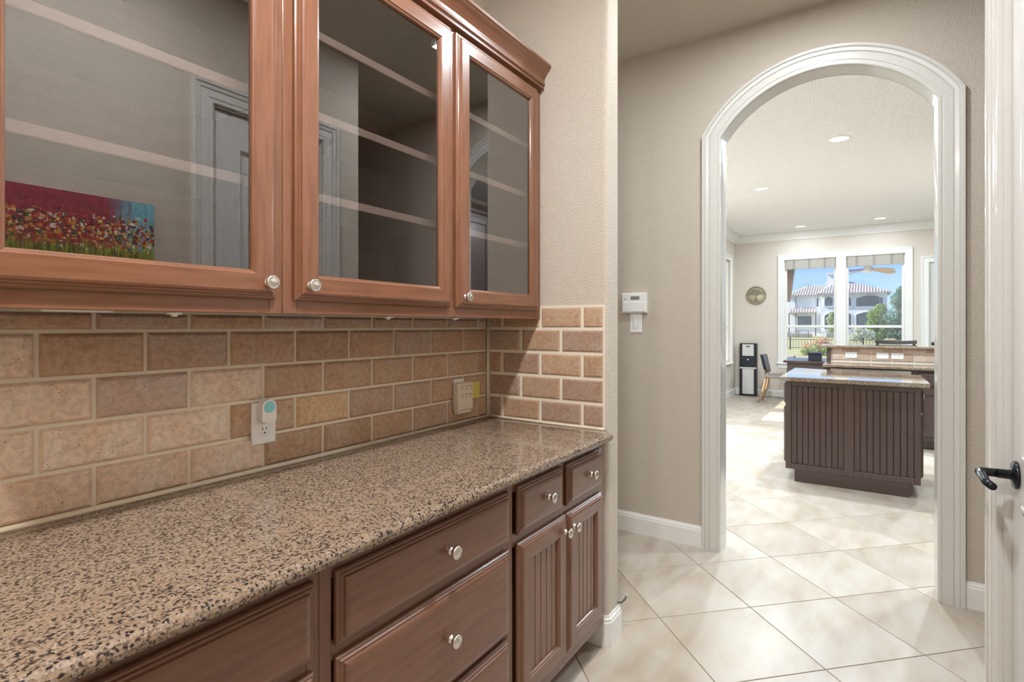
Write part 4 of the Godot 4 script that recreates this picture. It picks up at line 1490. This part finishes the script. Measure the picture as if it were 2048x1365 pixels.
	cbox(st, Vector3(-0.22, 0.42, -0.16), Vector3(0.22, 0.47, 0.27), 0.012)
	obj("seat", st, mat(c8(150, 140, 136), 0.5), t)
	st = mb()
	var bk := []
	var sd := []
	for k in 9:
		var f := k / 8.0 * 2.0 - 1.0
		bk.append(Vector3(f * 0.21, 0.50, -0.17 - 0.03 * (1 - f * f)))
		sd.append(Vector3(0, 1, -0.22))
	sweep(st, bk, sd, Vector3(0, 0, 1), [[0.0, 0.0], [0.0, 0.035], [0.02, 0.042], [0.28, 0.042], [0.30, 0.035], [0.30, 0.0], [0.0, 0.0]], false)
	obj("backrest", st, M.leather, t)
	for s in [-1.0, 1.0]:
		st = mb(true)
		tube(st, [Vector3(0.2 * s, 0.0, -0.27), Vector3(0.18 * s, 0.24, -0.19), Vector3(0.175 * s, 0.43, -0.155), Vector3(0.17 * s, 0.56, -0.18)], [0.015, 0.02, 0.02, 0.014], 8)
		obj("leg", st, M.oak, t)
		st = mb(true)
		tube(st, [Vector3(0.2 * s, 0.0, 0.26), Vector3(0.17 * s, 0.43, 0.2)], [0.014, 0.02], 8)
		obj("leg", st, M.oak, t)
	# bar stool behind the bar
	t = thing("bar_stool", Vector3(6.25, 0, 1.76), "dark bar stool behind the bar, only its curved back rail showing", "stool")
	st = mb()
	cbox(st, Vector3(-0.2, 0.70, -0.2), Vector3(0.2, 0.75, 0.2), 0.012)
	obj("seat", st, M.leatherdark, t)
	st = mb()
	bk = []
	sd = []
	for k in 13:
		var f := k / 12.0 * 2.0 - 1.0
		bk.append(Vector3(0.2 - 0.05 * (f * f), 1.045 + 0.012 * f * f, f * 0.218))
		sd.append(Vector3(0.12, 1, 0))
	sweep(st, bk, sd, Vector3(1, 0, 0), [[0.0, 0.0], [0.0, 0.03], [0.04, 0.03], [0.045, 0.015], [0.04, 0.0], [0.0, 0.0]], true)
	obj("back_rail", st, M.leatherdark, t)
	for s in [-1.0, 1.0]:
		st = mb(true)
		tube(st, [Vector3(0.2, 0.0, 0.2 * s), Vector3(0.18, 0.7, 0.18 * s), Vector3(0.185, 1.06, 0.19 * s)], [0.016, 0.018, 0.014], 8)
		obj("leg", st, M.esp_v, t)
		st = mb(true)
		tube(st, [Vector3(-0.2, 0.0, 0.2 * s), Vector3(-0.17, 0.7, 0.17 * s)], [0.016, 0.018], 8)
		obj("leg", st, M.esp_v, t)

# ---------------------------------------------------------------- outside
func leaves(parent: Node, blobs: Array, count: int, size: float, m: Material, sd: int) -> void:
	var r := RandomNumberGenerator.new()
	r.seed = sd
	var st := mb()
	var a := Vector3(-0.5, 0, 0)
	var b := Vector3(0, 0.25, -0.22)
	var c := Vector3(0.5, 0, 0)
	var d := Vector3(0, 0.25, 0.22)
	tri(st, a, b, c, Vector3.UP)
	tri(st, a, c, d, Vector3.UP)
	var leaf := done(st, m)
	var mm := MultiMesh.new()
	mm.transform_format = MultiMesh.TRANSFORM_3D
	mm.mesh = leaf
	mm.instance_count = count
	for i in count:
		var bl: Array = blobs[i % blobs.size()]
		var v := Vector3(r.randfn(), r.randfn(), r.randfn()).normalized() * pow(r.randf(), 0.4)
		var p: Vector3 = bl[0] + v * bl[1]
		var bs := Basis(Vector3(r.randfn(), r.randfn(), r.randfn()).normalized(), r.randf() * TAU).scaled(Vector3.ONE * size * r.randf_range(0.6, 1.4))
		mm.set_instance_transform(i, Transform3D(bs, p))
	var mi := MultiMeshInstance3D.new()
	mi.name = "foliage"
	mi.multimesh = mm
	mi.set_meta("kind", "stuff")
	parent.add_child(mi, true)

func plant(called: String, at: Vector3, label: String, category: String, blobs: Array, count: int, size: float, m: Material, trunk: float, sd: int) -> void:
	var t := thing(called, at, label, category)
	var st := mb(true)
	var top: Vector3 = blobs[0][0]
	tube(st, [Vector3.ZERO, top * 0.5 + Vector3(trunk, 0, 0), top], [trunk, trunk * 0.7, trunk * 0.3], 7)
	for b in blobs:
		tube(st, [top * 0.35, b[0]], [trunk * 0.5, trunk * 0.2], 5)
	obj("trunk", st, M.bark, t)
	leaves(t, blobs, count, size, m, sd)

func build_outside() -> void:
	var st := mb()
	box(st, Vector3(WIN_X + 0.16, -0.35, -8), Vector3(13.5, -0.1, 9))
	struct("patio", st, M.patio, "pale patio slab outside the far windows")
	st = mb()
	box(st, Vector3(13.5, -0.9, -160), Vector3(330, -0.6, 120))
	box(st, Vector3(-30, -0.9, -160), Vector3(13.5, -0.6, -8))
	box(st, Vector3(WIN_X + 0.16, -0.9, -8), Vector3(13.5, -0.36, 9))
	box(st, Vector3(-30, -0.9, -8), Vector3(WIN_X + 0.16, -0.6, -3.4))
	struct("ground", st, M.lawn, "dry green lawn stretching away outside the windows")
	# patio roof with beam and fan
	st = mb()
	box(st, Vector3(WIN_X + 0.16, 3.55, -1.6), Vector3(12.6, 3.75, 7))
	struct("patio_roof", st, M.stucco, "flat roof over the patio")
	var t := thing("ceiling_fan", Vector3(12.0, 3.5495, 1.47), "brown bladed ceiling fan hanging from the patio roof outside the right window", "fan")
	st = mb(true)
	lathe(st, Vector3.ZERO, Vector3.DOWN, [[0.0, 0.0], [0.06, 0.0], [0.05, 0.05], [0.014, 0.06], [0.014, 0.92], [0.05, 0.94], [0.09, 0.98], [0.1, 1.04], [0.08, 1.09], [0.04, 1.1], [0.0, 1.105]], 20)
	obj("motor", st, M.plastic, t)
	for k in 4:
		var a := TAU * k / 4.0 + 2.4
		var d := Vector3(cos(a), -0.12, sin(a))
		var s := Vector3(-sin(a), 0.22, cos(a))
		st = mb()
		var poly := PackedVector2Array([Vector2(0.12, -0.02), Vector2(0.2, -0.045), Vector2(0.5, -0.085), Vector2(0.66, -0.075), Vector2(0.72, -0.03), Vector2(0.72, 0.03), Vector2(0.66, 0.075), Vector2(0.5, 0.085), Vector2(0.2, 0.045), Vector2(0.12, 0.02)])
		prism(st, poly, Vector3(0, -1.02, 0), d * 0.92, s, Vector3(0, 0.012, 0))
		obj("blade", st, M.fanwood, t)
	st = mb()
	prism(st, PackedVector2Array([Vector2(0, 1.835), Vector2(0.10, 1.835), Vector2(0.32, 3.549), Vector2(0, 3.549)]), Vector3(11.6, 0, -0.112), Vector3(0, 0, 1), Vector3.UP, Vector3(0.18, 0, 0))
	tag(obj("patio_beam", st, M.beam), "weathered brown timber hanging down at the left edge of the left window's view", "beam")
	build_house()
	# fences
	for f in [[45.0, -18.0, 12.0, 0.86, "black iron picket fence crossing the lawn near the patio"], [90.0, -26.0, 14.0, 0.95, "dark iron fence at the far edge of the lawn"]]:
		t = thing("fence", Vector3(f[0], -0.6, 0), f[4], "fence")
		var step := 2.4 if f[0] < 60 else 5.0
		var z: float = f[1]
		while z < f[2]:
			st = mb()
			cbox(st, Vector3(-0.05, 0, z - 0.05), Vector3(0.05, f[3] + 0.14, z + 0.05), 0.01)
			obj("post", st, M.iron, t)
			z += step
		for y in [0.15, f[3] - 0.06]:
			st = mb()
			box(st, Vector3(-0.02, y, f[1]), Vector3(0.02, y + 0.04, f[2]))
			obj("rail", st, M.iron, t)
		st = mb()
		z = f[1]
		while z < f[2]:
			box(st, Vector3(-0.012, 0.05, z - 0.012), Vector3(0.012, f[3], z + 0.012))
			z += 0.2 if f[0] < 60 else 0.4
		obj("pickets", st, M.iron, t).set_meta("kind", "stuff")
	# plants
	plant("flowering_shrub", Vector3(37.5, -0.6, -1.2), "reddish green leafy shrub in front of the fence, low in the left window", "shrub", [[Vector3(0, 0.55, 0), 0.5], [Vector3(0, 0.4, -0.6), 0.4], [Vector3(0.1, 0.75, 0.3), 0.4], [Vector3(0.2, 0.35, 0.7), 0.4]], 1300, 0.13, M.leaf3, 0.04, 71)
	plant("shrub", Vector3(36.8, -0.6, -1.35), "pale green shrub growing at the foot of the reddish shrub", "shrub", [[Vector3(0, 0.35, 0), 0.4], [Vector3(-0.2, 0.25, -0.5), 0.3], [Vector3(0, 0.3, 0.6), 0.35]], 1000, 0.13, M.leaf2, 0.03, 72)
	plant("shrub", Vector3(70, -0.6, 0.9), "silvery pale shrub in the right window, left of the green trees", "shrub", [[Vector3(0, 1.0, 0), 0.75], [Vector3(0, 0.8, 0.8), 0.6], [Vector3(0, 0.6, -0.7), 0.6], [Vector3(0, 1.4, -0.3), 0.4]], 1400, 0.2, M.leaf4, 0.06, 73)
	plant("tree", Vector3(80, -0.6, 2.55), "bright green round tree in front of the far house, in the right window", "tree", [[Vector3(0, 2.9, 0), 1.1], [Vector3(0, 1.9, -0.6), 0.8], [Vector3(0, 4.0, 0.3), 0.75], [Vector3(0, 1.6, 0.6), 0.9], [Vector3(0, 3.3, -0.5), 0.7], [Vector3(0, 0.8, 0.1), 0.9]], 3800, 0.27, M.leaf0, 0.15, 74)
	plant("tree", Vector3(86, -0.6, 4.9), "taller blue green tree at the right edge of the right window", "tree", [[Vector3(0, 3.4, 0), 1.4], [Vector3(0, 5.4, 0.1), 1.1], [Vector3(0, 6.5, 0.4), 0.7], [Vector3(0, 2.2, -0.7), 1.0], [Vector3(0, 2.4, 1.6), 1.4], [Vector3(0, 4.6, 1.6), 1.2], [Vector3(0, 0.9, 0.4), 1.2], [Vector3(0, 5.6, 2.2), 1.3], [Vector3(0, 1.1, -0.9), 0.9]], 6500, 0.3, M.leaf1, 0.2, 75)
	plant("tree", Vector3(135, -0.6, -10.2), "sparse half bare tree rising behind the left wing's roof", "tree", [[Vector3(0, 10.6, 0), 1.5], [Vector3(0, 11.8, 0.6), 1.2], [Vector3(0, 11.0, -1.0), 1.2]], 130, 0.3, M.leaf5, 0.1, 76)
	plant("tree", Vector3(140, -0.6, -5.4), "pale leafy tree behind the far house's main roof", "tree", [[Vector3(0, 10.8, 0), 1.5], [Vector3(0, 12.0, 0.7), 1.2], [Vector3(0, 12.6, 1.3), 0.8]], 900, 0.4, M.leaf4, 0.2, 77)
	plant("bush", Vector3(104, -0.6, -3.6), "pale bush in front of the far house's lower arch, beside the window mullion", "bush", [[Vector3(0, 2.8, 0), 0.9], [Vector3(0, 3.7, 0.2), 0.7], [Vector3(0, 1.6, 0.2), 1.0]], 1300, 0.32, M.leaf5, 0.1, 78)
	plant("tree", Vector3(24, -0.6, -10.5), "blue green tree outside the nook's left window", "tree", [[Vector3(0, 2.2, 0), 1.9], [Vector3(0, 3.4, 1.0), 1.3], [Vector3(1.0, 1.5, -1.5), 1.4]], 3200, 0.3, M.leaf1, 0.14, 79)
	# stone edging between lawn and house
	for s in [[96.0, -20.0, -6.0, 0.7, "low grey stone edging across the lawn, left window"], [96.0, -4.0, 12.0, 0.8, "low grey stone edging across the lawn, right window"], [27.0, -3.4, -0.9, 0.42, "pale low garden wall just past the patio"]]:
		t = thing("garden_wall", Vector3(s[0], -0.6, 0), s[4], "wall")
		st = mb()
		var z: float = s[1]
		while z < s[2]:
			var w := rng.randf_range(0.7, 1.4)
			cbox(st, Vector3(-0.3, 0, z), Vector3(0.3, s[3] * rng.randf_range(0.8, 1.1), z + w - 0.03), 0.04)
			z += w
		obj("stone_course", st, M.rock, t).set_meta("kind", "stuff")

func roof_face(st: SurfaceTool, ribs: SurfaceTool, a: Vector3, b: Vector3, c: Vector3, d: Vector3) -> void:
	# a-b is the eave, d-c the ridge (c may equal d)
	var n := (b - a).cross(d - a)
	if n.y < 0:
		n = -n
	n = n.normalized()
	tri(st, a, b, c, n)
	if c.distance_to(d) > 0.01:
		tri(st, a, c, d, n)
	# barrel tile courses run from ridge to eave
	var e := (b - a)
	var count := int(e.length() / 0.42)
	var eu := e.normalized()
	var up := (n.cross(eu)).normalized()
	if up.y < 0:
		up = -up
	for k in count:
		var s := (k + 0.5) / count
		var p := a + e * s
		# length along up until the hip
		var la := (d - a).dot(eu)
		var lb := (b - c).dot(eu)
		var h := (d - a).dot(up)
		var x := e.length() * s
		var t := 1.0
		if x < la:
			t = x / la
		elif e.length() - x < lb:
			t = (e.length() - x) / lb
		var q := p + up * h * t
		var w := eu * 0.1
		var z := n * 0.1
		quad(ribs, p - w, p + z, q + z, q - w, n - eu)
		quad(ribs, p + z, p + w, q + w, q + z, n + eu)

func build_house() -> void:
	var X := 110.0
	var t := thing("house", Vector3(X, -0.6, -4), "large white stucco house with clay tile hip roofs beyond the lawn", "house")
	# local helper values: z along the front, y up from the ground
	var st := mb()
	box(st, Vector3(2.0, 0, -7.2), Vector3(12, 7.6, -1.7))
	box(st, Vector3(0, 0, -1.7), Vector3(13, 7.7, 8.3))
	box(st, Vector3(4.0, 0, -10.5), Vector3(11, 6.2, -7.2))
	obj("wall", st, M.stucco, t)
	var rf := mb()
	var rb := mb()
	var e := 7.75
	# main hip roof
	roof_face(rf, rb, Vector3(-0.6, e, -2.2), Vector3(-0.6, e, 8.9), Vector3(6.5, e + 2.35, 2.9), Vector3(6.5, e + 2.35, 0.3))
	roof_face(rf, rb, Vector3(13.6, e, -2.2), Vector3(-0.6, e, -2.2), Vector3(6.5, e + 2.35, 0.3), Vector3(6.5, e + 2.35, 0.3))
	roof_face(rf, rb, Vector3(-0.6, e, 8.9), Vector3(13.6, e, 8.9), Vector3(6.5, e + 2.35, 2.9), Vector3(6.5, e + 2.35, 2.9))
	# left wing
	roof_face(rf, rb, Vector3(1.4, e - 0.1, -7.8), Vector3(1.4, e - 0.1, -1.5), Vector3(7.0, e + 1.95, -1.5), Vector3(7.0, e + 1.95, -4.1))
	roof_face(rf, rb, Vector3(12.5, e - 0.1, -7.8), Vector3(1.4, e - 0.1, -7.8), Vector3(7.0, e + 1.95, -4.1), Vector3(7.0, e + 1.95, -4.1))
	# awning roof over the ground floor window
	roof_face(rf, rb, Vector3(0.6, 4.35, -6.9), Vector3(0.6, 4.35, -2.4), Vector3(1.99, 5.25, -2.8), Vector3(1.99, 5.25, -6.5))
	var r := obj("roof", rf, M.rooftile2, t)
	obj("tile_courses", rb, M.rooftile, r).set_meta("kind", "stuff")
	st = mb()
	box(st, Vector3(-0.62, e - 0.2, -2.2), Vector3(-0.5, e - 0.02, 8.9))
	box(st, Vector3(1.38, e - 0.3, -7.8), Vector3(1.5, e - 0.12, -1.6))
	box(st, Vector3(0.6, 4.2, -6.9), Vector3(1.99, 4.33, -2.4))
	obj("fascia", st, mat(c8(150, 150, 152), 0.7), t)
	st = mb()
	box(st, Vector3(5.5, e + 1, -0.9), Vector3(7.0, e + 4.0, 0.8))
	box(st, Vector3(5.3, e + 4.0, -1.2), Vector3(7.2, e + 4.2, 1.1))
	obj("chimney", st, M.stucco, t)
	# windows: [x, z0, z1, y0, y1, arch]
	for w in [[2.0, -2.5, -2.05, 5.4, 7.35, true], [0.0, -1.07, 0.3, 5.38, 7.25, true], [0.0, 2.4, 3.1, 5.35, 7.1, true], [0.0, 3.75, 7.75, 5.25, 7.28, true], [0.0, -1.07, 0.65, 1.2, 4.2, true], [0.0, 2.45, 3.15, 1.2, 4.15, true], [0.0, 3.75, 7.6, 1.0, 4.38, true], [2.0, -5.65, -3.2, 1.4, 3.75, false]]:
		st = mb()
		var poly := PackedVector2Array([Vector2(w[1], w[3]), Vector2(w[1], w[4] - (0.5 if w[5] else 0.0))])
		if w[5]:
			for k in range(1, 10):
				var f := k / 10.0
				poly.append(Vector2(lerpf(w[1], w[2], f), w[4] - 0.5 + 0.5 * sin(PI * f)))
		poly.append(Vector2(w[2], w[4] - (0.5 if w[5] else 0.0)))
		poly.append(Vector2(w[2], w[3]))
		prism(st, poly, Vector3(w[0] - 0.06, 0, 0), Vector3(0, 0, 1), Vector3.UP, Vector3(0.055, 0, 0))
		var wd := obj("window", st, M.houseglass, t)
		st = mb()
		var fr := 0.12
		for k in poly.size():
			var a := poly[k]
			var b := poly[(k + 1) % poly.size()]
			var d := (b - a).normalized()
			var nn := Vector2(-d.y, d.x) * fr / 2
			prism(st, PackedVector2Array([a - nn, b - nn, b + nn, a + nn]), Vector3(w[0] - 0.12, 0, 0), Vector3(0, 0, 1), Vector3.UP, Vector3(0.1, 0, 0))
		obj("window_frame", st, M.stucco, wd)
	st = mb()
	for z in [-7.0, -2.6]:
		box(st, Vector3(0.7, 0, z), Vector3(0.9, 4.2, z + 0.2))
	obj("porch_post", st, mat(c8(96, 92, 90), 0.7), t)
	st = mb()
	box(st, Vector3(1.88, 0, -5.95), Vector3(1.99, 7.4, -5.82))
	obj("downspout", st, mat(c8(120, 118, 116), 0.6), t)
	t = thing("neighbour_house", Vector3(150, -0.6, 18), "grey roofed house half hidden behind the right tree", "house")
	st = mb()
	box(st, Vector3(0, 0, -11), Vector3(10, 7, 8))
	obj("wall", st, M.stucco, t)
	rf = mb()
	rb = mb()
	roof_face(rf, rb, Vector3(-0.6, 7, -12.6), Vector3(-0.6, 7, 8.6), Vector3(5, 12.8, -3.0), Vector3(5, 12.8, -5.0))
	roof_face(rf, rb, Vector3(10.6, 7, -12.6), Vector3(-0.6, 7, -12.6), Vector3(5, 12.8, -5.0), Vector3(5, 12.8, -5.0))
	r = obj("roof", rf, M.rooftile2, t)
	obj("tile_courses", rb, M.rooftile, r).set_meta("kind", "stuff")
